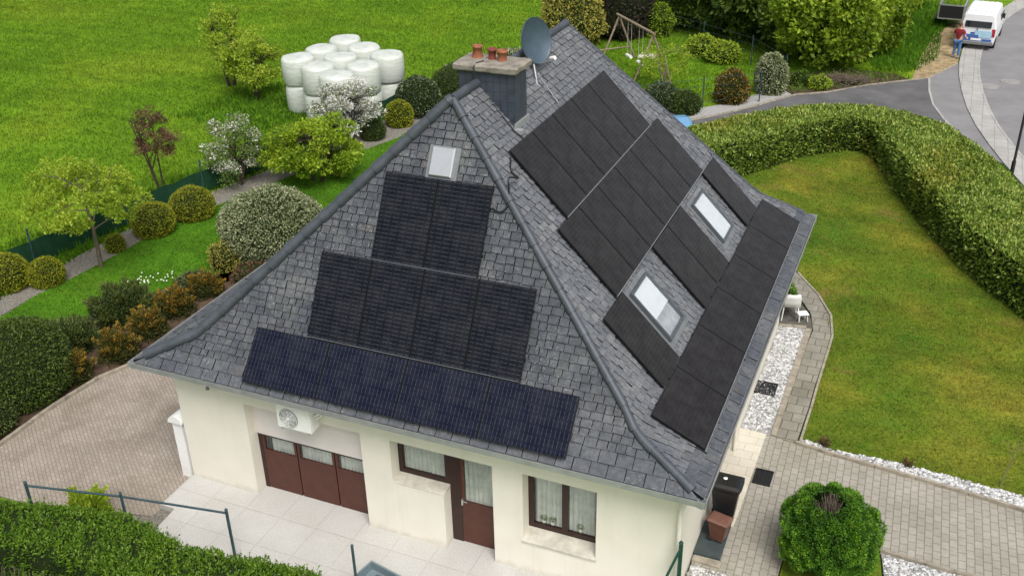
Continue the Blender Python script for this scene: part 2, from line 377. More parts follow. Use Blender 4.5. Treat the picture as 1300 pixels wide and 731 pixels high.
    def mesh(s, name, mats):
        me = bpy.data.meshes.new(name)
        V = np.concatenate(s.v)
        me.from_pydata(V.tolist(), [], s.f)
        for mm in (mats if isinstance(mats, (list, tuple)) else [mats]): me.materials.append(M[mm])
        me.polygons.foreach_set('material_index', s.m); me.polygons.foreach_set('use_smooth', s.sm)
        a = me.attributes.new('tint', 'FLOAT', 'POINT'); a.data.foreach_set('value', np.concatenate(s.t))
        me.update(); return me
    def build(s, name, mats, parent=None, loc=None, rz=0):
        o = bpy.data.objects.new(name, s.mesh(name, mats)); COL.objects.link(o)
        if parent: o.parent = parent
        if loc is not None: o.location = loc
        if rz: o.rotation_euler.z = rz
        return o
def lump(d):
    x, y, z = d
    return (math.sin(3.1*x+1.7*y)+math.sin(2.3*y-2.9*z+1)+math.sin(3.7*z+1.3*x+2))/3
def vlump(D, seed=0):
    x, y, z = D[:, 0]+seed, D[:, 1]+seed*.7, D[:, 2]+seed*1.3
    return (np.sin(3.1*x+1.7*y)+np.sin(2.3*y-2.9*z+1)+np.sin(3.7*z+1.3*x+2)+.6*np.sin(7.1*x-6.3*z)+.6*np.sin(6.7*y+5.9*x))/4
def tag(o, label=None, cat=None, group=None, kind=None):
    if label: o['label'] = label
    if cat: o['category'] = cat
    if group: o['group'] = group
    if kind: o['kind'] = kind
    return o
def thing(name, label, cat, loc=(0, 0, 0), rz=0, group=None):
    o = bpy.data.objects.new(name, None); COL.objects.link(o); o.location = loc; o.rotation_euler.z = rz
    o.empty_display_size = .2
    return tag(o, label, cat, group)
def copytree(r, loc, rz, label, group=None, scale=None):
    c = r.copy(); COL.objects.link(c); c.location = loc; c.rotation_euler.z = rz
    if scale: c.scale = scale
    c['label'] = label
    if group: c['group'] = group
    for ch in list(r.children):
        k = ch.copy(); COL.objects.link(k); k.parent = c
        for g in list(ch.children):
            q = g.copy(); COL.objects.link(q); q.parent = k
    return c
def unit(a): return a/np.maximum(np.linalg.norm(a, axis=1, keepdims=True), 1e-9)
def sphere_dirs(n, zmin=-1.):
    z = rng.uniform(zmin, 1, n); th = rng.uniform(0, 2*PI, n); r = np.sqrt(1-z*z)
    return np.stack([r*np.cos(th), r*np.sin(th), z], 1)
def leafquads(C, Nrm, size, aspect=.55, spread=.8, up=0.):
    """diamond leaves at C pointing roughly along Nrm with random spread"""
    n = len(C)
    d = unit(Nrm+rng.normal(0, spread, (n, 3))+np.array([0, 0, up]))
    a = unit(np.cross(d, rng.normal(0, 1, (n, 3))))
    sz = size*rng.uniform(.6, 1.35, (n, 1))
    w = sz*aspect*.5
    nrm = np.cross(d, a)
    return np.stack([C-d*sz*.1, C+d*sz*.45+a*w+nrm*sz*.08, C+d*sz*1.0, C+d*sz*.45-a*w+nrm*sz*.08], 1)

# ------------------------------------------------------------------ world, camera, light
w = bpy.data.worlds.new('World'); S.world = w; w.use_nodes = True
nt = w.node_tree; bg = nt.nodes['Background']
sky = nt.nodes.new('ShaderNodeTexSky'); sky.sky_type = 'NISHITA'; sky.sun_disc = False
SUN_EL, SUN_AZ = R(56), R(140)     # azimuth of the sun measured from +Y towards +X
sky.sun_elevation = SUN_EL; sky.sun_rotation = SUN_AZ
sky.air_density = 1.0; sky.dust_density = 4.5; sky.ozone_density = 1.0
hs = nt.nodes.new('ShaderNodeHueSaturation'); hs.inputs['Saturation'].default_value = .35
nt.links.new(sky.outputs[0], hs.inputs['Color']); nt.links.new(hs.outputs[0], bg.inputs['Color'])
bg.inputs['Strength'].default_value = .12
sun = bpy.data.lights.new('sun', 'SUN'); sun.energy = 1.7; sun.angle = R(28); sun.color = (1, .965, .91)
so = bpy.data.objects.new('sun', sun); COL.objects.link(so); so.location = (20, 10, 40)
sd = Vector((math.sin(SUN_AZ)*math.cos(SUN_EL), math.cos(SUN_AZ)*math.cos(SUN_EL), math.sin(SUN_EL)))
so.rotation_euler = (-sd).to_track_quat('-Z', 'Y').to_euler()
S.view_settings.view_transform = 'Standard'; S.view_settings.look = 'None'; S.view_settings.exposure = 0.50; S.view_settings.gamma = 1
S.view_settings.use_curve_mapping = False

cam = bpy.data.cameras.new('camera'); co = bpy.data.objects.new('camera', cam); COL.objects.link(co); S.camera = co
cam.sensor_width = 36; cam.lens = 36*1296.161/1300; cam.clip_end = 2000; cam.clip_start = .1
pi_, ya, ro = R(-28.1439), -.4116, R(-1.354)
fw = Vector((math.sin(ya)*math.cos(pi_), math.cos(ya)*math.cos(pi_), math.sin(pi_)))
rt = Vector((math.cos(ya), -math.sin(ya), 0)); upv = rt.cross(fw)
rt2 = rt*math.cos(ro)+upv*math.sin(ro); up2 = upv*math.cos(ro)-rt*math.sin(ro)
mw = Matrix((rt2, up2, -fw)).transposed().to_4x4(); mw.translation = (2.5656, -13.7101, 14.6937)
co.matrix_world = mw

# ------------------------------------------------------------------ ground
def sheet(name, poly, z, mat, zb=-.3):
    o = MB().prism(poly, zb, z).build(name, mat); tag(o, kind='structure'); return o
GZ = -.15
g = MB(); g.add([(-700, -300, GZ), (700, -300, GZ), (700, 1100, GZ), (-700, 1100, GZ)], [(0, 1, 2, 3)])
tag(g.build('field', 'field'), kind='structure')
sheet('terrace', [(-11.75, .7), (-11.75, -.61), (-11.36, -.61), (-11.30, -1.5), (-11.2, -2.1), (-.45, -2.1), (-.45, 1.1), (-11.2, 1.1), (-11.2, .7)], 0, 'terrace')
sheet('paving', [(-16.94, -1.7), (-16.95, 1.6), (-16.8, 2.95), (-16.45, 3.8), (-16.3, 6), (-16.3, 12.2), (-11.5, 12.2), (-11.6, .4), (-11.76, .4), (-11.76, -.9), (-12.3, -1.0), (-13.4, -1.3), (-15.0, -1.6)], -.11, 'pavl')
sheet('gravel_patch', [(-13.4, -1.35), (-12.3, -1.02), (-11.77, -.92), (-11.77, -.6), (-11.37, -.62), (-11.32, -1.9), (-13.4, -2.0)], -.125, 'gravelbrown')
lawn_l = [(-21.9, 3.2), (-19.9, 3.9), (-19.6, 5.8), (-18.9, 7.1), (-18.4, 8.3), (-17.9, 9.1), (-17.0, 9.8), (-15.0, 12.3), (-11.0, 12.6), (-9, 24), (-16, 30), (-18.6, 27), (-18.3, 24.7), (-18.3, 22.5), (-18.9, 20.7), (-19.6, 19.5), (-20.9, 14.4), (-21.5, 12.6), (-21.8, 11), (-21.7, 9.8), (-21.85, 7.5), (-22.1, 5.9)]
sheet('lawn', lawn_l, -.09, 'lawnl')
sheet('planting_bed', [(-22.6, -2.5), (-22.3, 3.1), (-19.9, 3.88), (-19.58, 5.8), (-18.88, 7.1), (-18.38, 8.28), (-17.88, 9.05), (-16.98, 9.7), (-15.2, 12.1), (-16.3, 12.2), (-16.31, 6), (-16.46, 3.8), (-16.82, 2.95), (-16.96, 1.6), (-16.96, -2.2)], -.10, 'dirt')
sheet('gravel_strip', [(-22.2, 3.2), (-22.1, 5.88), (-21.86, 7.5), (-21.72, 9.8), (-21.81, 11), (-21.52, 12.6), (-20.92, 14.4), (-19.62, 19.5), (-18.92, 20.7), (-18.32, 22.5), (-18.32, 24.7), (-18.6, 27.0), (-16.2, 30.0), (-17.5, 31), (-19.7, 27.5), (-20.3, 23), (-21.4, 17.5), (-22.7, 12.7), (-22.9, 9), (-23.1, 5), (-23.4, 3)], -.105, 'gravelbrown')
# right-hand side
out_path = [(-.9, 16.2), (-.55, 15.54), (.25, 14.29), (.75, 13.17), (.94, 12.02), (.93, 10.74), (.90, 9.46), (.90, 8.3), (.85, 6.73)]
in_path = [(.30, 6.83), (.32, 7.6), (.33, 9.88), (.44, 12.19), (.25, 13.09), (-.16, 13.88), (-.65, 14.86), (-.9, 15.2)]
sheet('path', out_path+in_path, -.02, 'pathdark')
sheet('lawn', [(-.9, 16.3), (-.5, 15.6), (.3, 14.35), (.8, 13.2), (1.0, 12.0), (.98, 9.5), (.95, 8.3), (.92, 7.0), (1.73, 6.82), (2.92, 6.87), (4.08, 6.81), (5.2, 6.66), (12, 6.2), (12, 12), (6.5, 14.5), (4.4, 17.6), (2.3, 22.3), (.9, 26.3), (-.1, 27.3), (-2, 26), (-4, 24), (-7, 25), (-7, 13), (-4, 12.6)], -.03, 'lawnr')
sheet('gravel_strip', [(.92, 6.98), (.92, 6.76), (1.76, 6.62), (3.54, 6.42), (5.73, 6.12), (12, 5.4), (12, 6.18), (5.2, 6.64), (4.08, 6.79), (2.92, 6.85), (1.73, 6.80)], -.035, 'stonebase')
sheet('paving', [(.30, 6.82), (.85, 6.72), (1.76, 6.54), (3.54, 6.34), (5.73, 6.04), (12, 5.3), (12, 3.2), (4.73, 3.60), (3.01, 3.73), (1.25, 3.7), (1.2, 1.2), (-.45, 1.2), (-.45, 3.80), (.10, 3.80), (.13, 6.82)], -.03, 'pavr')
sheet('landing', [(-.6, 3.3), (.10, 3.3), (.118, 3.8), (.138, 6.82), (-.6, 6.86)], 0, 'landing')
sheet('gravel_bed', [(-.6, 6.87), (.30, 6.86), (.30, 8.69), (.30, 12.25), (-.6, 12.12)], -.05, 'stonebase')
sheet('planting_bed', [(-.6, 12.14), (.43, 12.28), (.22, 13.05), (-.2, 13.85), (-.7, 14.8), (-2.5, 14.8), (-2.5, 12.3)], -.045, 'greysoil')
sheet('gravel_strip', [(3.05, 3.66), (4.73, 3.55), (12, 3.1), (12, 2.2), (4.6, 2.7), (3.2, 2.85)], -.035, 'stonebase')
sheet('planting_bed', [(1.26, 3.68), (3.03, 3.66), (3.15, 2.86), (4.6, 2.68), (12, 2.1), (12, -2), (1.22, -2)], -.05, 'lawnr')
ed = MB()
def strip(mb, pts, wd, z0, z1, mi=0, piece=None):
    for (x0, y0), (x1, y1) in zip(pts, pts[1:]):
        d = Vector((x1-x0, y1-y0)); ln = d.length; d /= ln; nn = Vector((-d.y, d.x))*wd/2
        k = max(1, round(ln/piece)) if piece else 1
        for i in range(k):
            a = Vector((x0, y0))+d*(ln*i/k+.006); b = Vector((x0, y0))+d*(ln*(i+1)/k-.006)
            j = random.uniform(-.006, .006)
            mb.prism([tuple(a-nn), tuple(b-nn), tuple(b+nn), tuple(a+nn)], z0, z1+j, mi)
    return mb
o = strip(MB(), [(.85, 6.73), (1.76, 6.58), (3.54, 6.38), (5.73, 6.08), (12, 5.35)], .07, -.2, .05, 0, 1.0).build('kerb_edging', 'edging'); tag(o, kind='structure')
o = strip(MB(), [(3.03, 3.69), (4.73, 3.57), (12, 3.15)], .07, -.2, .045, 0, 1.0).build('kerb_edging', 'edging'); tag(o, kind='structure')
o = strip(MB(), [(.30, 6.85), (.30, 8.6)], .12, -.2, -.005, 0, .5); strip(o, [(.30, 8.6), (.32, 12.2)], .16, -.2, .0, 0, .5); strip(o, [(.24, 12.27), (-.5, 12.13)], .10, -.2, .01, 0, .5)
tag(o.build('kerb_edging', 'edging'), kind='structure')
o = strip(MB(), [(-16.98, -1.6), (-16.99, 1.6), (-16.84, 2.97), (-16.5, 3.8), (-16.34, 6), (-16.34, 12.1)], .09, -.2, -.02, 0, .8).build('kerb_edging', 'edging'); tag(o, kind='structure')
o = strip(MB(), [(.935, 6.8), (.96, 8.3), (.96, 9.5), (.985, 12.02), (.79, 13.2), (.28, 14.33), (-.53, 15.58)], .06, -.2, .0, 0, .25).build('kerb_edging', 'edging'); tag(o, kind='structure')
# terrace slab edge, road, drive
ko = [(9.5, 16.5), (7.6, 20.6), (6.0, 25.6), (5.34, 27.7), (4.75, 29.9), (4.25, 32.0), (3.85, 34.3), (3.55, 36.8), (3.35, 39.3), (3.28, 41.8), (3.35, 44.3), (3.65, 47.3), (4.15, 50.3), (4.9, 53.6), (6.0, 57.2), (8.5, 63), (12, 70)]
def offs(pts, d):
    r = []
    for i, p in enumerate(pts):
        a = Vector(pts[max(i-1, 0)]); b = Vector(pts[min(i+1, len(pts)-1)]); t = (b-a).normalized()
        r.append((p[0]+t.y*d, p[1]-t.x*d))
    return r
ki = offs(ko, .92)
sheet('road', ki+[(40, 70), (40, 16)], -.085, 'asph')
mb = MB(); km = offs(ko, .46)
tag(sheet('kerb', ko+ki[::-1], -.06, 'kerb'), kind='structure')
strip(MB(), offs(ko, .04), .10, -.2, -.045, 0, .5).build('kerb_edging', 'kerb')['kind'] = 'structure'
strip(MB(), offs(ko, .90), .10, -.2, -.05, 0, .5).build('kerb_edging', 'kerb')['kind'] = 'structure'
apron = [(2.03, 38.58), (2.15, 36.5), (2.42, 34.45), (3.01, 32.35), (3.7, 30.5), (4.7, 28.5)]
sheet('driveway', [(-9.2, 24.0), (-8.6, 26.5), (-7.2, 28.75), (-5.76, 30.35), (-3.6, 33.7), (-2.25, 34.65), (-.67, 36.35), (2.03, 38.58)]+apron[1:]+[(4.4, 26.5), (2.4, 28.6), (-.2, 29.8), (-2.9, 28.6), (-5.2, 26.6), (-6.2, 24.0)], -.095, 'asphdark')
sheet('pavement', apron[::-1]+[(1.95, 38.6), (3.25, 41.6)]+[p for p in ko[::-1] if 27 < p[1] < 41.7][:-1]+[(5.4, 27.6)], -.090, 'asph')
strip(MB(), apron, .09, -.2, -.078, 0, .4).build('kerb_edging', 'kerb')['kind'] = 'structure'
strip(MB(), [(-8.6, 26.6), (-7.14, 28.77), (-5.76, 30.4), (-4.6, 32.2), (-3.56, 33.85), (-2.25, 34.69), (-.67, 36.42), (2.03, 38.6), (3.2, 41.6)], .10, -.2, -.06, 0, .6).build('kerb_edging', 'edging')['kind'] = 'structure'
sheet('gravel_strip', [(-9.0, 27.6), (-7.25, 29.0), (-5.85, 30.6), (-4.75, 32.3), (-3.75, 33.9), (-4.3, 34.5), (-5.5, 33.0), (-6.5, 31.3), (-7.8, 30), (-9.4, 28.6)], -.10, 'stonebase')
sheet('planting_bed', [(-4.2, 34.5), (-3.7, 33.95), (-2.3, 34.8), (-.7, 36.5), (1.2, 38.1), (.4, 38.9), (-2, 39), (-5, 37)], -.11, 'dirt')
sheet('verge', [(1.25, 38.2), (1.95, 38.75), (3.2, 41.65), (3.25, 44.3), (3.55, 47.3), (4.05, 50.3), (3.4, 52), (2.6, 50), (1.75, 47), (1.45, 43)], -.12, 'mulch')
for (x, y) in ((4.72, 38.07), (5.62, 39.15)):
    m_ = MB().lathe([(.001, .03), (.33, .03), (.34, .02), (.44, .02), (.45, 0)], (0, 0, 0), 24, 0, smooth=False)
    o = m_.build('manhole_cover', 'manhole', loc=(x, y, -.082))
    tag(o, 'round pale manhole cover beside the kerb gutter' if x < 5 else 'round manhole cover out in the road, further right of the pair', 'manhole cover', 'manhole covers in the road')

# ------------------------------------------------------------------ grass (stuff)
def inpoly(P, poly):
    x, y = P[:, 0], P[:, 1]; r = np.zeros(len(P), bool); n = len(poly)
    for i in range(n):
        x0, y0 = poly[i]; x1, y1 = poly[(i+1) % n]
        c = ((y0 > y) != (y1 > y)) & (x < (x1-x0)*(y-y0)/(y1-y0+1e-12)+x0); r ^= c
    return r
def blades(name, P, z, h, wd, mat, label):
    n = len(P); C = np.column_stack([P, np.full(n, z)])
    th = rng.uniform(0, 2*PI, n); a = np.stack([np.cos(th), np.sin(th), np.zeros(n)], 1)*wd*rng.uniform(.6, 1.4, (n, 1))
    tip = C+np.column_stack([rng.normal(0, .35, (n, 2))*h, h*rng.uniform(.5, 1.3, n)])
    m_ = MB().tris(np.stack([C-a, C+a, tip], 1), 0, rng.uniform(0, 1, n))
    return tag(m_.build(name, mat), label, 'grass', kind='stuff')
def scatter(poly, dens, excl=()):
    a = np.array(poly); lo, hi = a.min(0), a.max(0); n = int((hi-lo).prod()*dens)
    P = rng.uniform(lo, hi, (n, 2)); k = inpoly(P, poly)
    for e in excl: k &= ~inpoly(P, e)
    return P[k]
blades('lawn_grass', scatter([(-.9, 16.3), (.3, 14.35), (.98, 12.0), (.95, 7.0), (1.73, 6.84), (5.2, 6.7), (8, 6.5), (8, 12), (6.5, 14.3), (4.4, 17.4), (2.3, 22.0), (.7, 26.0), (-.1, 27.0), (-2, 25.6), (-4, 22.5), (-4, 16)], 480), -.03, .045, .012, 'lawnrb', 'short mown grass of the big yellowish lawn right of the house')
blades('lawn_grass', scatter(lawn_l, 260), -.09, .06, .014, 'lawnlb', 'short green grass of the garden strip left of the house')
Pf = scatter([(-60, 38), (-27, -2), (-22.9, 3), (-22.6, 12), (-20.4, 20), (-19.5, 27), (-16, 31), (-12, 31), (-9, 30), (-4, 35), (1, 39), (1.6, 46), (2.5, 52), (4, 60), (-10, 75), (-45, 62)], 120)
blades('field_grass', Pf, GZ, .11, .024, 'fieldb', 'long meadow grass covering the field beyond the garden')
# tall ragged grass along the fence and behind the bales
def tuft_area(poly, dens, h): return scatter(poly, dens)
P = np.concatenate([scatter([(-25.5, 3), (-22.95, 3), (-22.7, 12), (-20.5, 21), (-20.8, 22.5), (-23.5, 22), (-24.5, 14), (-26, 8)], 90), scatter([(-29.5, 21.5), (-24, 20.5), (-20, 21.5), (-19.5, 28), (-25, 30), (-29, 26)], 60), scatter([(1.3, 39.5), (2.2, 42), (2.2, 50), (3, 55), (-1, 54), (-1.8, 44), (-.5, 39)], 90)])
blades('tall_grass', P, GZ, .30, .03, 'lawnlb', 'tall rough grass tufts along the netted fence and the bales')

def pebbles(name, poly, dens, z, size, label):
    P = scatter(poly, dens); n = len(P)
    C = np.column_stack([P, z+rng.uniform(0, size*.35, n)])
    s = size*rng.uniform(.5, 1.2, (n, 3))*np.array([1, .8, .55])
    ax = [np.array(v, float) for v in ((1, 0, 0), (0, 1, 0), (-1, 0, 0), (0, -1, 0))]
    th = rng.uniform(0, 2*PI, n); ct, st = np.cos(th), np.sin(th)
    def rot(v): 
        x, y, zz = v[0]*s[:, 0], v[1]*s[:, 1], v[2]*s[:, 2]
        return C+np.stack([x*ct-y*st, x*st+y*ct, zz], 1)
    t = rng.uniform(0, 1, n); m_ = MB(); tops = rng.uniform(-.3, .3, (n, 2))
    ring = [(.9, .3, .1), (.2, .95, .0), (-.85, .35, .1), (-.4, -.8, 0), (.5, -.75, .05)]
    rr = [rot(v) for v in ring]; top = rot((.1, 0, .9))
    for i in range(5):
        m_.tris(np.stack([rr[i], rr[(i+1) % 5], top], 1), 0, t)
    low = [rot((v[0]*.8, v[1]*.8, -.6)) for v in ring]
    for i in range(5):
        m_.quads(np.stack([low[i], low[(i+1) % 5], rr[(i+1) % 5], rr[i]], 1), 0, t)
    return tag(m_.build(name, 'stonewhite'), label, 'gravel', kind='stuff')
pebbles('white_gravel', [(-.48, 6.9), (.13, 6.9), (.24, 8.6), (.24, 12.2), (-.48, 12.1)], 620, -.045, .045, 'white pebbles filling the bed along the right wall')
pebbles('white_gravel', [(.98, 6.96), (.98, 6.8), (1.76, 6.66), (3.54, 6.45), (5.73, 6.15), (8, 5.9), (8, 6.5), (5.2, 6.64), (4.08, 6.77), (2.92, 6.84), (1.73, 6.80)], 520, -.03, .06, 'white stones between the paved drive and the right lawn')
pebbles('white_gravel', [(3.1, 3.62), (4.73, 3.50), (6.5, 3.4), (6.5, 2.6), (4.6, 2.75), (3.2, 2.9)], 520, -.03, .055, 'white stones beside the round conifer at lower right')
pebbles('white_gravel', [(-.45, 1.15), (.35, 1.15), (.35, 1.85), (-.45, 1.9)], 520, -.03, .05, 'white pebbles at the front right house corner')
sheet('gravel_bed', [(-.45, .4), (.4, .4), (.4, 1.19), (-.45, 1.19)], -.035, 'stonebase')

# ------------------------------------------------------------------ HOUSE
EZ = 3.26; W, LEN = 12.197, 12.50
prR = [(0, 0), (.63, 1.34), (5.371, 6.02)]
prF = [(0, 0), (.97, .845), (5.371, 3.338)]
prL = [(0, 0), (.63, 1.34), (5.371, 6.177)]
prB = [(0, 0), (.92, .75), (5.371, 2.875)]
def dof(pr, z):
    for (z0, d0), (z1, d1) in zip(pr, pr[1:]):
        if z <= z1+1e-9: return d0+(d1-d0)*(z-z0)/(z1-z0)
    return pr[-1][1]
def p3(side, s, d, z):
    if side == 'F': return (-s, d, EZ+z)
    if side == 'B': return (-s, LEN-d, EZ+z)
    if side == 'R': return (-d, s, EZ+z)
    return (-W+d, s, EZ+z)
sides = {'F': (prF, prR, prL, W), 'B': (prB, prR, prL, W), 'R': (prR, prF, prB, LEN), 'L': (prL, prF, prB, LEN)}
house = thing('detached_house', 'cream rendered bungalow under a steep slate hipped roof covered with solar panels', 'house', (-6, 6.2, 0))
HO = Vector((-6, 6.2, 0))
def hp(mb, name, mats, parent=None):
    """house part: vertices given in world coordinates"""
    for i in range(len(mb.v)): mb.v[i] = mb.v[i]-np.array([HO.x, HO.y, 0])
    return mb.build(name, mats, parent or house)
rf = MB()
for sd_, (pr, a_, b_, TOT) in sides.items():
    zs = [0, .3, .63, .95, 2, 3.5, 5.371]
    for z0, z1 in zip(zs, zs[1:]):
        q = [p3(sd_, dof(a_, z0), dof(pr, z0), z0), p3(sd_, TOT-dof(b_, z0), dof(pr, z0), z0), p3(sd_, TOT-dof(b_, z1), dof(pr, z1), z1), p3(sd_, dof(a_, z1), dof(pr, z1), z1)]
        rf.add(q, [(0, 1, 2, 3)] if sd_ in 'BR' else [(3, 2, 1, 0)], 1)
rf.add([(-.02, .02, EZ-.02), (-W+.02, .02, EZ-.02), (-W+.02, LEN-.02, EZ-.02), (-.02, LEN-.02, EZ-.02)], [(0, 1, 2, 3)], 1)
def slates(mb, side, tb, tv):
    pr, a_, b_, TOT = sides[side]
    # arc-length samples
    segs = []; arc = 0
    for (z0, d0), (z1, d1) in zip(pr, pr[1:]):
        ln = math.hypot(z1-z0, d1-d0); segs.append((arc, arc+ln, z0, z1, d0, d1)); arc += ln
    def at(a):
        for (s0, s1, z0, z1, d0, d1) in segs:
            if a <= s1 or s1 == segs[-1][1]:
                k = (a-s0)/(s1-s0); nz = (d1-d0)/(s1-s0); nd = -(z1-z0)/(s1-s0)
                return d0+(d1-d0)*k, z0+(z1-z0)*k, nd, nz
    a = -.03; row = 0
    while a < arc-.02:
        big = row < 2; rh = .24 if big else .156; a1 = min(a+rh+.03, arc+.02)
        d0, z0, nd0, nz0 = at(a); d1, z1, nd1, nz1 = at(a1)
        zc0, zc1 = max(z0, 0), min(max(z1, 0), 5.371)
        lo0, hi0 = dof(a_, zc0), TOT-dof(b_, zc0); lo1, hi1 = dof(a_, zc1), TOT-dof(b_, zc1)
        s = lo0-random.uniform(0, .2)
        while s < hi0:
            wd = random.uniform(.30, .38) if big else random.choice([.16, .18, .2, .22, .24])
            gp = random.uniform(.005, .010)
            s0, s1 = max(s+gp, lo0), min(s+wd-gp, hi0)
            t0, t1 = min(max(s+gp, lo1), hi1), max(min(s+wd-gp, hi1), lo1)
            if s1-s0 > .02:
                drop = random.uniform(-.012, .008) if not big else 0
                l0 = .038+random.uniform(-.008, .012); l0b = l0+random.uniform(-.005, .005); l1 = .010
                dd, zz = (d0+(d1-d0)*drop/rh, z0+(z1-z0)*drop/rh)
                def pt(sx, d, z, nd, nz, off): return p3(side, sx, d+nd*off, z+nz*off)
                v = [pt(s0, dd, zz, nd0, nz0, l0), pt(s1, dd, zz, nd0, nz0, l0b), pt(t1, d1, z1, nd1, nz1, l1), pt(t0, d1, z1, nd1, nz1, l1),
                     pt(s0, dd, zz, nd0, nz0, .002), pt(s1, dd, zz, nd0, nz0, .002)]
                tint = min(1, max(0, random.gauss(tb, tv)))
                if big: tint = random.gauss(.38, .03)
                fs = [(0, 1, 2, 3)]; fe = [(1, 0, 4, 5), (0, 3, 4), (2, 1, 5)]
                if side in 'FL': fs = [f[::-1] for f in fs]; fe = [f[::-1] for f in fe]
                mb.add(v, fs, 0, tint); mb.add(v, fe, 1, tint)  # edge faces near-black: moss plus the shadow line under each course, put into colour
            s += wd
        a += rh; row += 1
slates(rf, 'F', .30, .055); slates(rf, 'R', .66, .07); slates(rf, 'L', .4, .15); slates(rf, 'B', .4, .15)  # right slope paler than front: its extra skylight and lichen put into the tint
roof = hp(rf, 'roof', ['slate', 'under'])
# hips and ridge as overlapping half-round tiles
def hipline(pa, pb, sx, sy):
    pts = []
    for z in (0.0, .3, .63, .95, 2, 3, 4, 5.371):
        x = -dof(pa, z) if sx > 0 else -W+dof(pa, z); y = dof(pb, z) if sy < 0 else LEN-dof(pb, z)
        pts.append(Vector((x, y, EZ+z+(.015 if sx > 0 else .05))))
    return pts
def tiled(pts, r0, r1, ln, name, sl=0):
    mb = MB(); P = [Vector(p) for p in pts]
    cum = [0]
    for a, b in zip(P, P[1:]): cum.append(cum[-1]+(b-a).length)
    def at(t):
        for i in range(len(P)-1):
            if t <= cum[i+1]: return P[i].lerp(P[i+1], (t-cum[i])/(cum[i+1]-cum[i]))
        return P[-1]
    t = sl
    while t < cum[-1]-.02:
        e = min(t+ln+.05, cum[-1]); r_ = r1+random.uniform(-.004, .006)
        mb.tube([at(t), at((t+e)/2), at(e)], [r_, (r0+r_)/2, r0], 14); t += ln
    return hp(mb, name, 'ridge', roof)
tiled(hipline(prR, prF, 1, -1), .076, .094, .48, 'hip_tiles', .2)
tiled(hipline(prL, prF, -1, -1), .100, .125, .50, 'hip_tiles', .3)
tiled(hipline(prR, prB, 1, 1), .045, .055, .45, 'hip_tiles', .3)
tiled(hipline(prL, prB, -1, 1), .09, .11, .45, 'hip_tiles', .3)
tiled([(-6.02, LEN-2.875, EZ+5.39), (-6.02, 5.3, EZ+5.39)], .075, .09, .45, 'ridge_tiles')
tiled([(-6.02, 4.42, EZ+5.39), (-6.02, 3.34, EZ+5.39)], .08, .10, .45, 'ridge_tiles')
# gutter: box profile swept round the eaves
gt = MB()
def uprofile(mb, a, b, nrm):
    a, b, n_ = Vector(a), Vector(b), Vector(nrm); z = Vector((0, 0, 1))
    prof = [(0.0, .005), (0.0, -.10), (.05, -.115), (.11, -.10), (.125, .02), (.138, .02), (.125, -.11), (.055, -.13), (-.015, -.115), (-.015, .005)]
    vs = [a+n_*x+z*y for x, y in prof]+[b+n_*x+z*y for x, y in prof]; k = len(prof)
    mb.add(vs, [(i, (i+1) % k, k+(i+1) % k, k+i) for i in range(k)], 0)
g_ = .03
uprofile(gt, (-W-.1, g_, EZ), (.1, g_, EZ), (0, -1, 0)); uprofile(gt, (-g_, -.1, EZ), (-g_, LEN+.1, EZ), (1, 0, 0))
uprofile(gt, (-W-.1, LEN-g_, EZ), (.1, LEN-g_, EZ), (0, 1, 0)); uprofile(gt, (-W+g_, -.1, EZ), (-W+g_, LEN+.1, EZ), (-1, 0, 0))
hp(gt, 'gutter', 'zinc')
so_ = MB()
so_.box(-W+.04, -.04, .04, .5, EZ-.16, EZ-.10); so_.box(-.50, -.04, .502, LEN-.04, EZ-.16, EZ-.10); so_.box(-W+.04, -W+.5, .502, LEN-.04, EZ-.16, EZ-.10); so_.box(-W+.502, -.502, LEN-.5, LEN-.04, EZ-.16, EZ-.10)
hp(so_, 'eaves_soffit', 'wall')
# walls
wl = MB(); YF, T = .495, .32; X0, X1 = -11.70, -.495; ZT = EZ-.158
openings = [(-9.93, -7.08, -.1, 2.42), (-6.40, -4.15, -.1, 2.42), (-3.52, -2.02, .80, 2.42)]
xs = X0
for (a, b, z0, z1) in openings:
    wl.box(xs, a, YF, YF+T, -.2, ZT); wl.box(a, b, YF, YF+T, z1, ZT)
    if z0 > 0: wl.box(a, b, YF, YF+T, -.2, z0-.03)
    xs = b
wl.box(xs, X1, YF, YF+T, -.2, ZT)
wl.box(-6.40, -5.24, YF, YF+T-.002, -.2, 1.37)          # parapet under the side light
wl.box(X0, X0+T, YF+T, 12.0, -.2, ZT); wl.box(X0, X1, 12.0-T, 12.0, -.2, ZT)
# right wall with a recessed entrance
wl.box(X1-T, X1, YF+T, 4.2, -.2, ZT); wl.box(X1-T, X1, 5.9, 8.2, -.2, ZT); wl.box(X1-T, X1, 9.4, 12.0-T, -.2, ZT)
wl.box(X1-T, X1, 4.2, 5.9, 2.3, ZT); wl.box(X1-T, X1, 8.2, 9.4, 2.2, ZT); wl.box(X1-T, X1, 8.2, 9.4, -.2, 1.0)
wl.box(X0+T, X1-T, YF+1.6, YF+1.65, -.2, ZT, 1)
hp(wl, 'wall', ['wall', 'interior'])
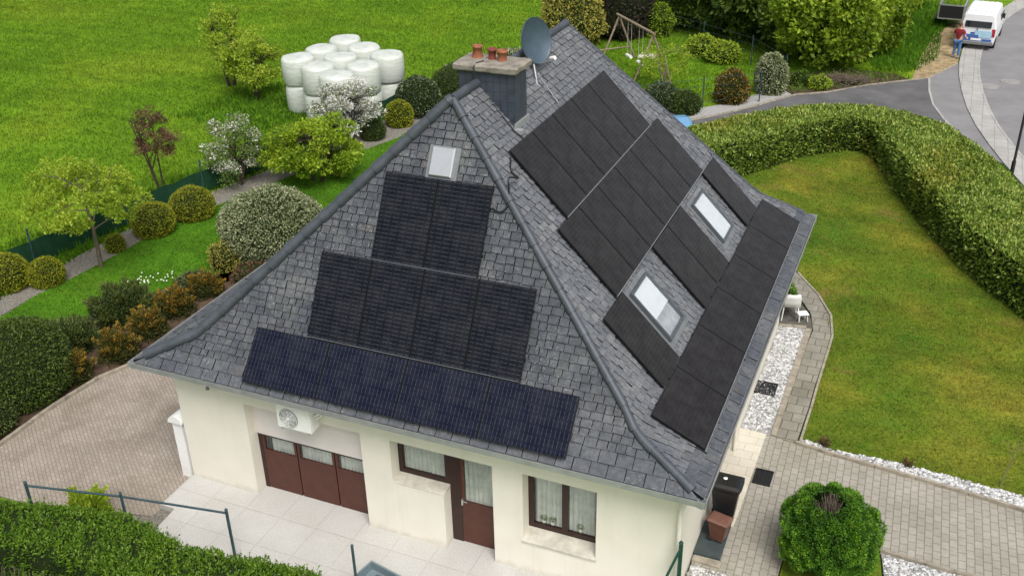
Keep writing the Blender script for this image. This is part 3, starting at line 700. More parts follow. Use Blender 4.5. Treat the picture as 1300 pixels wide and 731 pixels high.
# sills
sl = MB(); sl.add([(-6.40, YF-.01, 1.375), (-5.235, YF-.01, 1.375), (-5.235, YF+.30, 1.44), (-6.40, YF+.30, 1.44), (-6.40, YF-.01, 1.371), (-5.235, YF-.01, 1.371), (-5.235, YF+.3, 1.371), (-6.4, YF+.3, 1.371)], [(0, 1, 2, 3), (4, 5, 1, 0), (5, 6, 2, 1), (7, 4, 0, 3), (6, 7, 3, 2)])
hp(sl, 'window_sill', 'sill')
sl = MB(); sl.add([(-3.54, YF-.03, .79), (-2.0, YF-.03, .79), (-2.02, YF+.30, .91), (-3.52, YF+.30, .91), (-3.54, YF-.03, .75), (-2.0, YF-.03, .75), (-2.0, YF+.3, .75), (-3.54, YF+.3, .75)], [(0, 1, 2, 3), (4, 5, 1, 0), (5, 6, 2, 1), (7, 4, 0, 3), (6, 7, 3, 2)])
hp(sl, 'window_sill', 'sill')
def curtain(mb, x0, x1, y, z0, z1, fold=.10, amp=.022):
    n = int((x1-x0)/.018); ph = random.random()*6
    xs_ = np.linspace(x0, x1, n); ys = y+amp*np.sin(xs_*2*PI/fold+ph+1.2*np.sin(xs_*3.1))+.008*np.sin(xs_*90)
    vs = [(x, q, z0) for x, q in zip(xs_, ys)]+[(x, q*1., z1) for x, q in zip(xs_, ys)]
    mb.add(vs, [(i, i+1, n+i+1, n+i) for i in range(n-1)], 0, .5, True); return mb
def window(x0, x1, z0, z1, yy, fr=.085, mull=None, mats='browndark', plants=False, name='window'):
    r = hp(frame(MB(), x0, x1, z0, z1, yy, fr, mull), name, mats)
    cells = [x0+fr]+[c for m_ in (mull or []) for c in (m_-fr*.6, m_+fr*.6)]+[x1-fr]
    for a, b in zip(cells[::2], cells[1::2]):
        hp(MB().box(a-.005, b+.005, yy+.030, yy+.036, z0+fr-.005, z1-fr+.005), 'pane', 'glass', r)
        hp(curtain(MB(), a, b, yy+.09, z0+fr*.6, z1), 'curtain', 'curtain', r)
    return r
def frame(mb, x0, x1, z0, z1, y, fr, mull):
    mb.box(x0, x0+fr, y, y+.07, z0, z1); mb.box(x1-fr, x1, y, y+.07, z0, z1)
    mb.box(x0+fr, x1-fr, y, y+.07, z0, z0+fr); mb.box(x0+fr, x1-fr, y, y+.07, z1-fr, z1)
    for m_ in mull or []: mb.box(m_-fr*.6, m_+fr*.6, y-.01, y+.07, z0+fr, z1-fr)
    return mb
YI = YF+.30
# garage front: pale lintel panel, sectional door with high glazing strip
hp(MB().box(-9.93, -7.08, YI-.03, YI+.02, 1.50, 2.42), 'lintel_panel', 'pinkish')
gdoor = hp(MB().box(-9.93, -9.83, YI, YI+.06, 0, 1.5).box(-9.83, -7.08, YI, YI+.06, 1.44, 1.5, 0), 'garage_door', 'browndark')
for (a, b) in ((-9.83, -8.96), (-8.93, -8.00), (-7.97, -7.08)):
    m_ = MB(); m_.box(a, b, YI+.005, YI+.05, .01, 1.06); m_.box(a, a+.055, YI+.005, YI+.05, 1.06, 1.44); m_.box(b-.055, b, YI+.005, YI+.05, 1.06, 1.44)
    hp(m_, 'door_leaf', 'brown', gdoor)
    hp(MB().box(a+.05, b-.05, YI+.03, YI+.035, 1.05, 1.44), 'pane', 'glass', gdoor)
    hp(curtain(MB(), a+.16 if a < -9.8 else a+.05, b-.05, YI+.12, 1.0, 1.5, .09, .015), 'curtain', 'curtain', gdoor)
# side light and terrace door
window(-6.40, -5.24, 1.44, 2.42, YI, .10, None)
dr = hp(MB().box(-5.24, -5.0, YI, YI+.07, 0.0, 2.42).box(-5.0, -4.15, YI, YI+.07, 2.3, 2.42).box(-4.22, -4.15, YI, YI+.07, 0, 2.3), 'terrace_door', 'browndark')
hp(MB().box(-5.0, -4.22, YI+.01, YI+.06, .01, 1.08).box(-5.0, -4.93, YI+.01, YI+.06, 1.08, 2.3), 'door_leaf', 'brown', dr)
hp(MB().box(-4.935, -4.215, YI+.03, YI+.036, 1.07, 2.31), 'pane', 'glass', dr)
hp(curtain(MB(), -4.93, -4.22, YI+.10, 1.0, 2.35), 'curtain', 'curtain', dr)
hp(MB().box(-4.985, -4.955, YI-.04, YI+.01, 1.0, 1.14).tube([(-4.97, YI-.035, 1.10), (-4.86, YI-.035, 1.10)], .010, 6), 'handle', 'alu', dr)
window(-3.52, -2.02, .91, 2.42, YI, .11, [-2.75])
# right wall: recessed entrance and small window
en = hp(MB().box(X1-T-.02, X1-T+.05, 4.2, 5.9, 0, 2.3), 'front_door', 'browndark')
hp(MB().box(X1-T+.05, X1-T+.06, 4.4, 5.7, 1.1, 2.1), 'pane', 'dglass', en)
ws = hp(MB().box(X1-.24, X1-.18, 8.2, 9.4, 1.0, 2.2), 'window', 'browndark'); hp(MB().box(X1-.18, X1-.175, 8.28, 9.32, 1.08, 2.12), 'pane', 'dglass', ws)
# downpipes
dp = MB().tube([(-.33, .40, EZ-.12), (-.33, .40, EZ-.35), (-.42, .40, EZ-.75), (-.42, .40, 0)], .045, 8)
hp(dp, 'downpipe', 'wall')
hp(MB().tube([(-.06, 5.9, EZ-.12), (-.25, 5.9, EZ-.3), (-.44, 5.9, EZ-.6), (-.44, 5.9, 0)], .045, 8), 'downpipe', 'wall')
# chimney
CX0, CX1, CY0, CY1, CZ = -6.40, -5.20, 4.42, 5.02, 8.90
ch = MB(); 
for i in range(8):
    for j in range(10):
        z0 = 7.0+j*.19
        for (ax, f0, f1, k) in (('F', CX0, CX1, 8), ('R', CY0, CY1, 4), ('B', CX0, CX1, 8), ('L', CY0, CY1, 4)):
            if i >= k: continue
            a = f0+(f1-f0)*i/k; b = f0+(f1-f0)*(i+1)/k; t_ = .012+random.uniform(0, .006)
            if ax == 'F': ch.box(a+.003, b-.003, CY0-t_, CY0, z0, z0+.186)
            if ax == 'B': ch.box(a+.003, b-.003, CY1, CY1+t_, z0, z0+.186)
            if ax == 'R': ch.box(CX1, CX1+t_, a+.003, b-.003, z0, z0+.186)
            if ax == 'L': ch.box(CX0-t_, CX0, a+.003, b-.003, z0, z0+.186)
ch.box(CX0, CX1, CY0, CY1, 6.5, CZ)
chim = hp(ch, 'chimney', 'chim', roof)
cap = MB(); m_ = cap
vs = []; 
for z, e in ((CZ, .06), (CZ+.03, .09), (CZ+.12, .10), (CZ+.16, .07)):
    nx, ny = 12, 6
    ring = [(CX0-e+(CX1-CX0+2*e)*i/nx, CY0-e) for i in range(nx)]+[(CX1+e, CY0-e+(CY1-CY0+2*e)*i/ny) for i in range(ny)]+[(CX1+e-(CX1-CX0+2*e)*i/nx, CY1+e) for i in range(nx)]+[(CX0-e, CY1+e-(CY1-CY0+2*e)*i/ny) for i in range(ny)]
    vs += [(x+random.uniform(-.008, .008), y+random.uniform(-.008, .008), z+random.uniform(-.006, .006)) for x, y in ring]
K = 36
cap.add(vs, [(i*K+j, i*K+(j+1) % K, (i+1)*K+(j+1) % K, (i+1)*K+j) for i in range(3) for j in range(K)]+[tuple(range(3*K, 4*K)), tuple(range(K))[::-1]])
hp(cap, 'chimney_cap', 'cap', roof)
for (x, y, r1, r2, h, mt) in ((-6.18, 4.86, .115, .085, .24, 'terra'), (-5.83, 4.80, .070, .082, .22, 'terrad'), (-5.60, 4.78, .092, .096, .21, 'terra')):
    hp(MB().lathe([(r1+.01, 0), (r1, .03), (r2, h-.05), (r2+.02, h-.045), (r2+.02, h), (r2-.02, h), (r2-.03, h-.12), (.001, h-.13)], (x, y, CZ+.155), 18), 'chimney_pot', mt, roof)
hp(MB().box(CX1+.0, CX1+.20, CY0-.12, CY0+.02, 7.72, 7.80, mat=None).box(CX1+.012, CX1+.06, CY0-.05, CY1+.05, 7.6, 7.9), 'flashing', 'zinc', roof)
hp(MB().tube([(-6.0, 4.40, 9.07), (-6.02, 4.315, 9.02), (-6.04, 4.33, 8.6), (-6.0, 4.30, 8.3)], .015, 6).tube([(-5.93, 4.6, 9.07), (-6.0, 4.40, 9.07)], .012, 6), 'aerial_cable', 'blackp', roof)
# skylights in the right slope
AR = R(45.405)
def Rp(s, t, e): return Vector((-6.02+t*math.cos(AR)+e*math.sin(AR), s, EZ+5.371-t*math.sin(AR)+e*math.cos(AR)))
def rmat(s, t, e):   # local x = along +y (s), local y = up-slope, z = normal
    m_ = Matrix(((0, -math.cos(AR), math.sin(AR)), (1, 0, 0), (0, math.sin(AR), math.cos(AR)))).to_4x4()
    m_.translation = Rp(s, t, e); return m_
def skylight(s0, s1, t0, t1, half):
    cx, cy = (s0+s1)/2, (t0+t1)/2; hw, hl = (s1-s0)/2, (t1-t0)/2
    mt = rmat(cx, cy, 0)
    fl = MB(); fl.box(-hw-.09, hw+.09, -hl-.14, hl+.10, .03, .052, mat=mt)
    r = hp(fl, 'skylight', 'flash', roof)
    def sub(mb, nm, ma):
        for i in range(len(mb.v)): mb.v[i] = mb.v[i]-np.array([HO.x, HO.y, 0])
        o = mb.build(nm, ma, r); return o
    f = MB(); b = .055
    for q in ((-hw, -hw+b, -hl, hl), (hw-b, hw, -hl, hl), (-hw+b, hw-b, -hl, -hl+b), (-hw+b, hw-b, hl-b, hl)):
        f.box(*q, .045, .13, mat=mt)
    sub(f, 'skylight_frame', 'skyl')
    sub(MB().box(-hw+b-.004, hw-b+.004, -hl+b, hl-b, .10, .108, mat=mt), 'pane', 'roofglass')
    bl = MB()
    if half: bl.box(-hw+b, hw-b, -hl*.15, hl-b, .075, .085, mat=mt); bl.box(-hw+b, hw-b, -hl*.15-.03, -hl*.15, .07, .095, mat=mt); bl.box(-hw+b, hw-b, -hl+b, -hl*.15-.03, .048, .052, 1, mat=mt)
    else: bl.box(-hw+b, hw-b, -hl+b, hl-b, .075, .085, mat=mt)
    sub(bl, 'blind', ['blind', 'blindgrey'])
skylight(3.38, 4.42, 5.12, 6.36, True); skylight(8.14, 9.14, 5.16, 6.34, False)
# metal hatch in the front slope
AF = R(60.287)
def fmat(u, t, e):  # local x = +X, local y = up-slope
    m_ = Matrix(((1, 0, 0), (0, math.cos(AF), -math.sin(AF)), (0, math.sin(AF), math.cos(AF)))).to_4x4()
    m_.translation = Vector((u, 3.338-t*math.cos(AF)-e*math.sin(AF), EZ+5.371-t*math.sin(AF)+e*math.cos(AF))); return m_
mt = fmat(-5.98, 1.22, 0)
hatch = hp(MB().box(-.32, .34, -.34, .31, .03, .056, mat=mt), 'roof_hatch', 'flash', roof)
hm = MB().box(-.24, .24, -.29, .29, .042, .12, mat=mt, bev=.02)
for i in range(len(hm.v)): hm.v[i] = hm.v[i]-np.array([HO.x, HO.y, 0])
hm.build('hatch_lid', 'alu', hatch)

# ------------------------------------------------------------------ solar panels
PW, PL = 1.140, 1.728
def make_panel(cellmat):
    r = thing('solar_panel', 'x', 'solar panel')
    MB().box(-PW/2+.011, PW/2-.011, -PL/2+.011, PL/2-.011, .006, .031).build('cell_glass', cellmat, r)
    f = MB()
    for q in ((-PW/2, -PW/2+.011, -PL/2, PL/2), (PW/2-.011, PW/2, -PL/2, PL/2), (-PW/2+.011, PW/2-.011, -PL/2, -PL/2+.011), (-PW/2+.011, PW/2-.011, PL/2-.011, PL/2)): f.box(*q, 0, .034)
    f.build('panel_frame', 'pvframe', r)
    for y in (-.45, .45): MB().box(-PW/2-.01, PW/2+.01, y-.02, y+.02, -.05, -.002).build('mounting_rail', 'pvframe', r)
    return r
protos = {}
def put_panel(kind, mtx, label, group):
    if kind not in protos: r = protos[kind] = make_panel(kind)
    else: r = copytree(protos[kind], (0, 0, 0), 0, '')
    r.matrix_world = mtx; r['label'] = label; r['group'] = group
    return r
ordn = ['first', 'second', 'third', 'fourth', 'fifth', 'sixth']
TA = 1.4325; LW, LL = 1.154, 1.742
ROT = Matrix.Rotation(R(90), 4, 'Z')
gR, gF = 'solar panels on the right roof slope', 'solar panels on the front roof slope'
for k in range(5): put_panel('pvr', rmat(3.4885+LW*(k+.5), TA+LL*.5, .085), f'black solar panel, {ordn[k]} from left in the top row of the right slope', gR)
for k in range(6): put_panel('pvr', rmat(2.9274+LW*(k+.5), TA+LL*1.5, .085), f'black solar panel, {ordn[k]} from left in the second row of the right slope', gR)
for s, lb in ((2.62, 'lone upright black solar panel left of the lower skylight on the right slope'), (5.90, 'upright black solar panel just right of the lower skylight, between the two skylights'), (7.054, 'upright black solar panel just left of the upper skylight, between the two skylights'), (10.34, 'lone black solar panel right of the upper skylight near the far hip')):
    put_panel('pvr', rmat(s, TA+LL*2.5+.02, .085), lb, gR)
t3 = TA+3*LL+.02; q = Rp(0, t3, .10); A3 = R(26.0)
def dmat(s, t):
    m_ = Matrix(((0, -math.cos(A3), math.sin(A3)), (1, 0, 0), (0, math.sin(A3), math.cos(A3)))).to_4x4()
    m_.translation = Vector((q.x+t*math.cos(A3), s, q.z-t*math.sin(A3))); return m_
for k in range(6): put_panel('pvr', dmat(1.1141+LL*(k+.5), LW*.5+.01) @ ROT, f'sideways black panel, {ordn[k]} from the front corner in the row above the right gutter', gR)
TF = 1.5506
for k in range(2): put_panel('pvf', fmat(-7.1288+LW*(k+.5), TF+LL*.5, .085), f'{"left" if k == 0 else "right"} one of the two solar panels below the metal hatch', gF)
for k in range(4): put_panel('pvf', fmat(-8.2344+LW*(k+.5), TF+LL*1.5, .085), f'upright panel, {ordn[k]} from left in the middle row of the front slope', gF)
t3 = TF+2*LL+.01; m0 = fmat(0, t3, .10).translation; B3 = R(49.05)
for k in range(4):
    m_ = Matrix(((1, 0, 0), (0, math.cos(B3), -math.sin(B3)), (0, math.sin(B3), math.cos(B3)))).to_4x4()
    t_ = LW*.5+.01; m_.translation = Vector((-9.4161+LL*(k+.5), m0.y-t_*math.cos(B3), m0.z-t_*math.sin(B3)))
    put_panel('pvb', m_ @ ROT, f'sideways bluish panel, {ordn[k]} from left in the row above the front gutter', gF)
# light rails showing between the rows
def rail(name, a, b, wd, mtfun, label):
    r = MB().tube([a, b], .009, 6).build(name, 'alu' if 'right' in label or 'skylights' in label else 'zincdark'); return tag(r, label, 'mounting rail', 'aluminium rails between solar panel rows')
def Rq(s, t, e): return tuple(Rp(s, t, e))
rail('mounting_rail', Rq(3.49, TA+LL-.005, .115), Rq(9.3, TA+LL-.005, .115), .03, None, 'thin shiny rail between the top and second panel rows of the right slope')
rail('mounting_rail', Rq(2.93, TA+2*LL+.0, .115), Rq(9.9, TA+2*LL+.0, .115), .03, None, 'thin shiny rail under the second panel row, above the skylights')
rail('mounting_rail', tuple(dmat(1.12, LW+.015).translation), tuple(dmat(11.5, LW+.015).translation), .03, None, 'thin shiny rail along the lower edge of the lowest right panel row')
def Fq(u, t, e): return tuple(fmat(u, t, e).translation)
rail('mounting_rail', Fq(-7.1, TF+LL-.002, .115), Fq(-4.85, TF+LL-.002, .115), .03, None, 'thin rail between the two upper and four middle front panels')
rail('mounting_rail', Fq(-8.2, TF+2*LL-.002, .115), Fq(-3.65, TF+2*LL-.002, .115), .03, None, 'thin rail between the four middle and the lowest front panels')
# cables
cb = [Fq(-4.80, 1.95, .05), Fq(-4.62, 2.0, .06), Fq(-4.50, 1.85, .06), Fq(-4.52, 1.6, .06), Fq(-4.55, 1.35, .12), Rq(3.05, 1.95, .12), Rq(3.15, 1.75, .05), Rq(3.35, 1.62, .05), Rq(3.45, 1.55, .06)]
def interp0(P, k):
    P = [Vector(p) for p in P]; out = []
    for i in range(len(P)-1):
        p0, p1, p2, p3_ = P[max(i-1, 0)], P[i], P[i+1], P[min(i+2, len(P)-1)]
        for j in range(k):
            t = j/k; out.append(.5*((2*p1)+(-p0+p2)*t+(2*p0-5*p1+4*p2-p3_)*t*t+(-p0+3*p1-3*p2+p3_)*t**3))
    out.append(P[-1]); return out
tag(MB().tube(interp0(cb, 5), .017, 6).build('power_cable', 'blackp'), 'black cable looping over the hip between the front and right panels', 'cable')
tag(MB().tube([(-6.0, 4.40, 8.70), Rq(4.42, .25, .045), Rq(4.30, .7, .045), Rq(4.25, 1.2, .045), Rq(4.3, 1.43, .06)], .014, 6).build('power_cable', 'blackp'), 'straight black cable running down the slates beside the chimney', 'cable')
brk = MB()
for t_ in (1.9, 2.9): brk.box(-4.83, -4.70, -.0, .0, 0, 0) if False else None
# ------------------------------------------------------------------ satellite dish
dishr = thing('satellite_dish', 'dark grey satellite dish on a roof mast behind the chimney', 'satellite dish', tuple(Rp(6.35, .75, .03)))
base = Vector(dishr.location)
dd = Vector((.86, -.36, .22)).normalized()
yx = dd.cross(Vector((0, 0, 1))).normalized(); zx = yx.cross(dd)
dc = Vector((-5.73, 6.82, 8.94))-base
mtx = Matrix((yx, zx, dd)).transposed().to_4x4(); mtx.translation = dc
pf = [(.0005, -.07)]+[(r*.44, .14*r*r-.07) for r in (.25, .5, .75, .95, 1.0)]
db = MB(); n = 28; vs = []
prof = [(0.0, -.07)]+pf
full = pf+[(.445, .075), (.445, .05)]+[(r*.44, .14*r*r-.095) for r in (.95, .75, .5, .25)]+[(.0005, -.095)]
sc = Matrix.Scale(1.12, 4, Vector((0, 1, 0)))
db.lathe(full, (0, 0, 0), 32, 0, mat=mtx @ sc); db.build('dish_bowl', 'dish', dishr)
lnb = dc+dd*.50-zx*.40
MB().tube([dc-zx*.50+dd*.03, dc-zx*.48+dd*.2, lnb], .014, 6).build('feed_arm', 'alu', dishr)
MB().tube([lnb-dd*.09, lnb+dd*.05], [.035, .045], 10).build('feed_horn', 'white', dishr)
MB().tube([(0, 0, -.05), dc-dd*.14-zx*.05], .024, 8).tube([dc-dd*.20, dc-dd*.11], .05, 8).tube([Rp(6.5, 1.35, .04)-base, Vector((0, 0, .25))], .016, 6).build('mast', 'zinc', dishr)

# ------------------------------------------------------------------ outdoor unit, wall lamp, pillar
ac = thing('air_conditioner', 'white heat pump fan unit hanging under the front eaves above the garage door', 'air conditioner', (-8.42, YF, 2.34))
b_ = MB().box(-.40, .40, -.32, -.02, 0, .56, bev=.02)
for i in range(9): b_.box(.404, .410, -.28+i*.026, -.268+i*.026, .12, .42)
b_.build('casing', 'white', ac)
MB().tube([(-.12, -.323, .28), (-.12, -.335, .28)], .225, 28).build('fan_recess', 'greypl', ac)
fg = MB()
for k in range(1, 7):
    th = np.linspace(0, 2*PI, 29); fg.tube([(-.12+.035*k*math.cos(a), -.345, .28+.035*k*math.sin(a)) for a in th], .0065, 5)
for k in range(8): fg.tube([(-.12, -.343, .28), (-.12+.21*math.cos(k*PI/4), -.343, .28+.21*math.sin(k*PI/4))], .005, 4)
fg.tube([(-.12, -.34, .28), (-.12, -.355, .28)], .04, 12)
fg.build('fan_grille', 'white', ac)
MB().tube([(.40, -.15, .35), (.50, -.15, .42), (.55, -.06, .58), (.52, 0.02, .72)], .03, 8).tube([(.40, -.12, .25), (.52, -.10, .35), (.60, -.02, .55)], .02, 8).build('pipe', 'white', ac)
MB().box(-.34, -.30, -.3, .02, -.04, 0).box(.30, .34, -.3, .02, -.04, 0).build('bracket', 'alu', ac)
lp = thing('wall_lamp', 'small dark wall lamp under the eaves near the left front corner', 'wall lamp', (-10.66, YF, 2.80))
MB().box(-.05, .05, -.04, .0, -.06, .06, bev=.01).build('back_plate', 'greypl', lp)
MB().tube([(0, -.03, 0), (0, -.16, -.01), (0, -.17, -.08)], [.02, .03, .045], 8).build('lamp_head', 'greypl', lp)
pl_ = thing('gate_pillar', 'white pillar with a rounded cap against the left house corner', 'pillar', (-11.93, .62, -.11))
MB().box(-.13, .13, -.10, .10, 0, 1.52).build('post', 'white', pl_)
th = np.linspace(0, PI, 9); m_ = MB(); vs = [(.19*math.cos(a), -.16, 1.52+.19*math.sin(a)) for a in th]+[(.19*math.cos(a), .16, 1.52+.19*math.sin(a)) for a in th]
m_.add(vs, [tuple(range(9))[::-1], tuple(range(9, 18))]+[(i, i+1, 9+i+1, 9+i) for i in range(8)]+[(8, 0, 9, 17)]); m_.build('cap', 'white', pl_)

# ------------------------------------------------------------------ bins, grates, chairs
def wheelie(label, loc, rz, body, lid, s, grp):
    r = thing('wheelie_bin', label, 'bin', loc, rz, grp)
    b = MB(); vs = []
    for z, hw, hd in ((.06, .19, .2), (.1, .21, .23), (.95, .27, .33), (1.0, .29, .35), (1.03, .29, .35)):
        vs += [(-hw*s, -hd*s, z), (hw*s, -hd*s, z), (hw*s, hd*s, z), (-hw*s, hd*s, z)]
    b.add(vs, [(3, 2, 1, 0)]+[(k*4+j, k*4+(j+1) % 4, k*4+4+(j+1) % 4, k*4+4+j) for k in range(4) for j in range(4)]+[(16, 17, 18, 19)])
    b.build('bin_body', body, r)
    l_ = MB(); vs = []
    for z, hw, hd in ((1.03, .31, .38), (1.07, .31, .38), (1.12, .25, .31), (1.13, .18, .24)):
        vs += [(-hw*s, -hd*s, z), (-hw*s*.5, -hd*s*1.06, z), (hw*s*.5, -hd*s*1.06, z), (hw*s, -hd*s, z), (hw*s, hd*s, z), (-hw*s, hd*s, z)]
    l_.add(vs, [(5, 4, 3, 2, 1, 0)]+[(k*6+j, k*6+(j+1) % 6, k*6+6+(j+1) % 6, k*6+6+j) for k in range(3) for j in range(6)]+[tuple(range(18, 24))])
    l_.build('lid', lid, r)
    MB().tube([(-.26*s, .43*s, 1.02), (.26*s, .43*s, 1.02)], .022, 8).box(-.22*s, -.18*s, .35*s, .43*s, .98, 1.05).box(.18*s, .22*s, .35*s, .43*s, .98, 1.05).build('handle', body, r)
    for sx in (-1, 1): MB().tube([(sx*.20*s, .25*s, .10), (sx*.26*s, .25*s, .10)], .10, 16).build('wheel', 'tyre', r)
    return r
wheelie('black wheelie bin with a flat lid and pale sticker by the right wall', (-.12, 3.38, 0), R(90), 'blackp', 'blackp', .82, None)
MB().lathe([(.045, 0), (.045, .003), (.001, .0035)], (.02, .05, 1.131), 16).build('sticker', 'white', bpy.data.objects['wheelie_bin'])
bb = wheelie('smaller brown bin with a faded reddish lid in front of the black one', (-.10, 2.80, .012), R(78), 'brownbin', 'brownbinlid', .80, None); bb.scale = (.72, .72, .50)
tag(MB().box(-.50, .06, 2.22, 3.29, -.03, .012).build('stone_slab', 'slab'), 'dark smooth slab on the ground under the brown bin', 'slab')
tag(strip(MB(), [(-.47, 2.08), (.12, 2.06)], .16, -.1, .02, 0, .6).build('edging_stone', 'edging'), 'mossy edging stone at the foot of the dark slab', 'edging stone')
def grate(loc, sx, sy, label):
    r = thing('floor_grate', label, 'grate', loc)
    MB().box(-sx/2, sx/2, -sy/2, sy/2, 0, .012).box(-sx/2, -sx/2+.02, -sy/2, sy/2, .012, .03).box(sx/2-.02, sx/2, -sy/2, sy/2, .012, .03).box(-sx/2+.02, sx/2-.02, -sy/2, -sy/2+.02, .012, .03).box(-sx/2+.02, sx/2-.02, sy/2-.02, sy/2, .012, .03).box(-.012, .012, -sy/2+.02, sy/2-.02, .012, .03).build('frame', 'blackp', r)
    b = MB()
    n = int((sx-.06)/.035)
    for i in range(n):
        x = -sx/2+.035+i*.035
        if abs(x) > .02: b.box(x-.006, x+.006, -sy/2+.02, sy/2-.02, .013, .026)
    b.build('bars', 'grate', r); return r
grate((.37, 5.19, -.03), .40, .55, 'dark square grate set in the paving beside the landing')
grate((-.25, 8.8, -.035), .55, .58, 'dark cellar grate lying in the white pebble bed')
# garden chair with foot rest
gc = thing('garden_chair', 'white moulded plastic chair standing by the curved path', 'chair', (-.33, 12.72, -.03), R(200))
ch_ = MB(); n = 9; vs = []
for i in range(7):
    v_ = i/6
    for j in range(n):
        u_ = (j/(n-1)-.5)*2
        if v_ < .5: y, z = -.25+v_*2*.45, .42+.04*u_*u_
        else: y, z = .20+(v_-.5)*.4, .42+(v_-.5)*2*.48+.02
        wv = .25*(1-.25*max(0, v_-.6)) if v_ < 1 else .17
        vs.append((u_*wv, y-.05*u_*u_*(v_ > .5), z))
ch_.add(vs, [(i*n+j, i*n+j+1, (i+1)*n+j+1, (i+1)*n+j) for i in range(6) for j in range(n-1)], 0, .5, True)
o = ch_.build('seat_shell', 'white', gc); sm = o.modifiers.new('thick', 'SOLIDIFY'); sm.thickness = .02
for sx in (-1, 1):
    for sy in (-1, 1): MB().tube([(sx*.2, sy*.17, .42), (sx*.25, sy*.24, 0)], .018, 6).build('leg', 'white', gc)
fs_ = thing('foot_stool', 'small white stool beside the white garden chair', 'stool', (.06, 12.62, -.02), R(30))
MB().box(-.15, .15, -.12, .12, .22, .25, bev=.008).build('seat', 'white', fs_)
for sx in (-1, 1):
    for sy in (-1, 1): MB().tube([(sx*.11, sy*.08, .22), (sx*.13, sy*.10, 0)], .012, 6).build('leg', 'white', fs_)
# tray with crumpled cover at the bottom edge
tr = thing('garden_tray', 'low pale blue tray with a crumpled grey cover on the terrace', 'tray', (-5.93, -1.12, 0), R(-12)); tr.scale = (.72, .8, .9)
MB().box(-.75, .75, -.55, .5, 0, .05).box(-.75, -.70, -.55, .5, .05, .26).box(.70, .75, -.55, .5, .05, .26).box(-.70, .70, .45, .5, .05, .26).box(-.70, .70, -.55, -.5, .05, .26).build('tray', 'trough', tr)
m_ = MB(); n = 24; vs = []
for i in range(n):
    for j in range(n):
        x, y = -.45+1.12*i/(n-1), -.48+.86*j/(n-1); e = min(i, j, n-1-i, n-1-j)/4
        vs.append((x, y, .06+.2*min(1, e)+.03*math.sin(9*x+5*y)+.02*math.sin(17*y-8*x)+random.uniform(-.006, .006)))
m_.add(vs, [(i*n+j, (i+1)*n+j, (i+1)*n+j+1, i*n+j+1) for i in range(n-1) for j in range(n-1)], 0, .5, True); m_.build('cover', 'cover', tr)
# railing in the front hedge
rl = thing('railing', 'dark metal railing with three posts rising out of the front hedge', 'railing', (-11.5, -1.7, 0))
PS = [(-13.61, -2.26), (-11.49, -1.80), (-9.14, -1.42)]
for x, y in PS: MB().tube([(x+11.5, y+1.7, -.2), (x+11.5, y+1.7, 1.30)], .032, 10).tube([(x+11.5, y+1.7, 1.30), (x+11.5, y+1.7, 1.335)], [.036, .02], 10).build('post', 'railmet', rl)
m_ = MB()
for (a, b) in zip(PS, PS[1:]): m_.tube([(a[0]+11.5, a[1]+1.7, 1.22), (b[0]+11.5, b[1]+1.7, 1.22)], .024, 8)
m_.build('top_rail', 'railmet', rl)
o = MB().tube([(0, 0, 0), (0, 0, 1.45)], .028, 10).tube([(0, 0, 1.45), (0, 0, 1.48)], [.033, .015], 10).build('fence_post', 'railmet', loc=(-6.26, -1.38, -.15)); tag(o, 'lone thin dark post standing on the terrace beside the grey tray', 'post')
o = thing('fence_post', 'green metal corner post with a slanting brace at the front right corner', 'fence post', (-.33, .22, 0))
MB().tube([(0, 0, 0), (0, 0, 2.0)], .04, 12).tube([(0, 0, 2.0), (0, 0, 2.04)], [.044, .02], 12).build('post', 'greenmet', o)
MB().tube([(0, -.02, 1.88), (-.55, -.75, .2)], .025, 8).build('brace', 'greenmet', o)
o = thing('garden_fence', 'low green netted fence with thin posts between garden and meadow', 'fence', (-22.9, 10, GZ))
FP = [(-24.6, 3), (-23.75, 7.6), (-23.1, 11.2), (-22.4, 14.6), (-21.5, 18.2), (-20.6, 22.2), (-19.9, 26), (-17.5, 30.5)]
m_ = MB()
for (a, b) in zip(FP, FP[1:]):
    n = 8
    for i in range(n):
        p = Vector(a).lerp(Vector(b), i/n); r_ = Vector(a).lerp(Vector(b), (i+1)/n)
        s0 = .88+.04*math.sin(i*2.1); s1 = .88+.04*math.sin((i+1)*2.1)
        if i == n-1: s1 = .88
        if i == 0: s0 = .88
        wob = .03*math.sin(i*1.7)
        m_.add([(p.x+22.9, p.y-10, .05), (r_.x+22.9, r_.y-10, .05), (r_.x+22.9, r_.y-10, s1), (p.x+22.9, p.y-10, s0)], [(0, 1, 2, 3)])
m_.build('netting', 'net', o)
for (x, y) in FP: MB().tube([(x+22.9, y-10, 0), (x+22.9, y-10, 1.35)], .03, 8).build('post', 'railmet', o)
o = thing('garden_fence', 'thin wire fence with green posts beside the dark driveway', 'fence', (-7, 31, GZ))
FP = [(-9.6, 28.6), (-7.15, 30.5), (-4.95, 32.3), (-4.3, 35.2), (-6.5, 38.2), (-9.5, 40.3), (-13, 42.6)]
m_ = MB()
for (a, b) in zip(FP, FP[1:]):
    for z in (.35, .7, 1.05, 1.4): m_.tube([(a[0]+7, a[1]-31, z), (b[0]+7, b[1]-31, z)], .007, 4)
m_.build('wire', 'railmet', o)
for (x, y) in FP: MB().tube([(x+7, y-31, 0), (x+7, y-31, 1.55)], .03, 8).build('post', 'railmet', o)
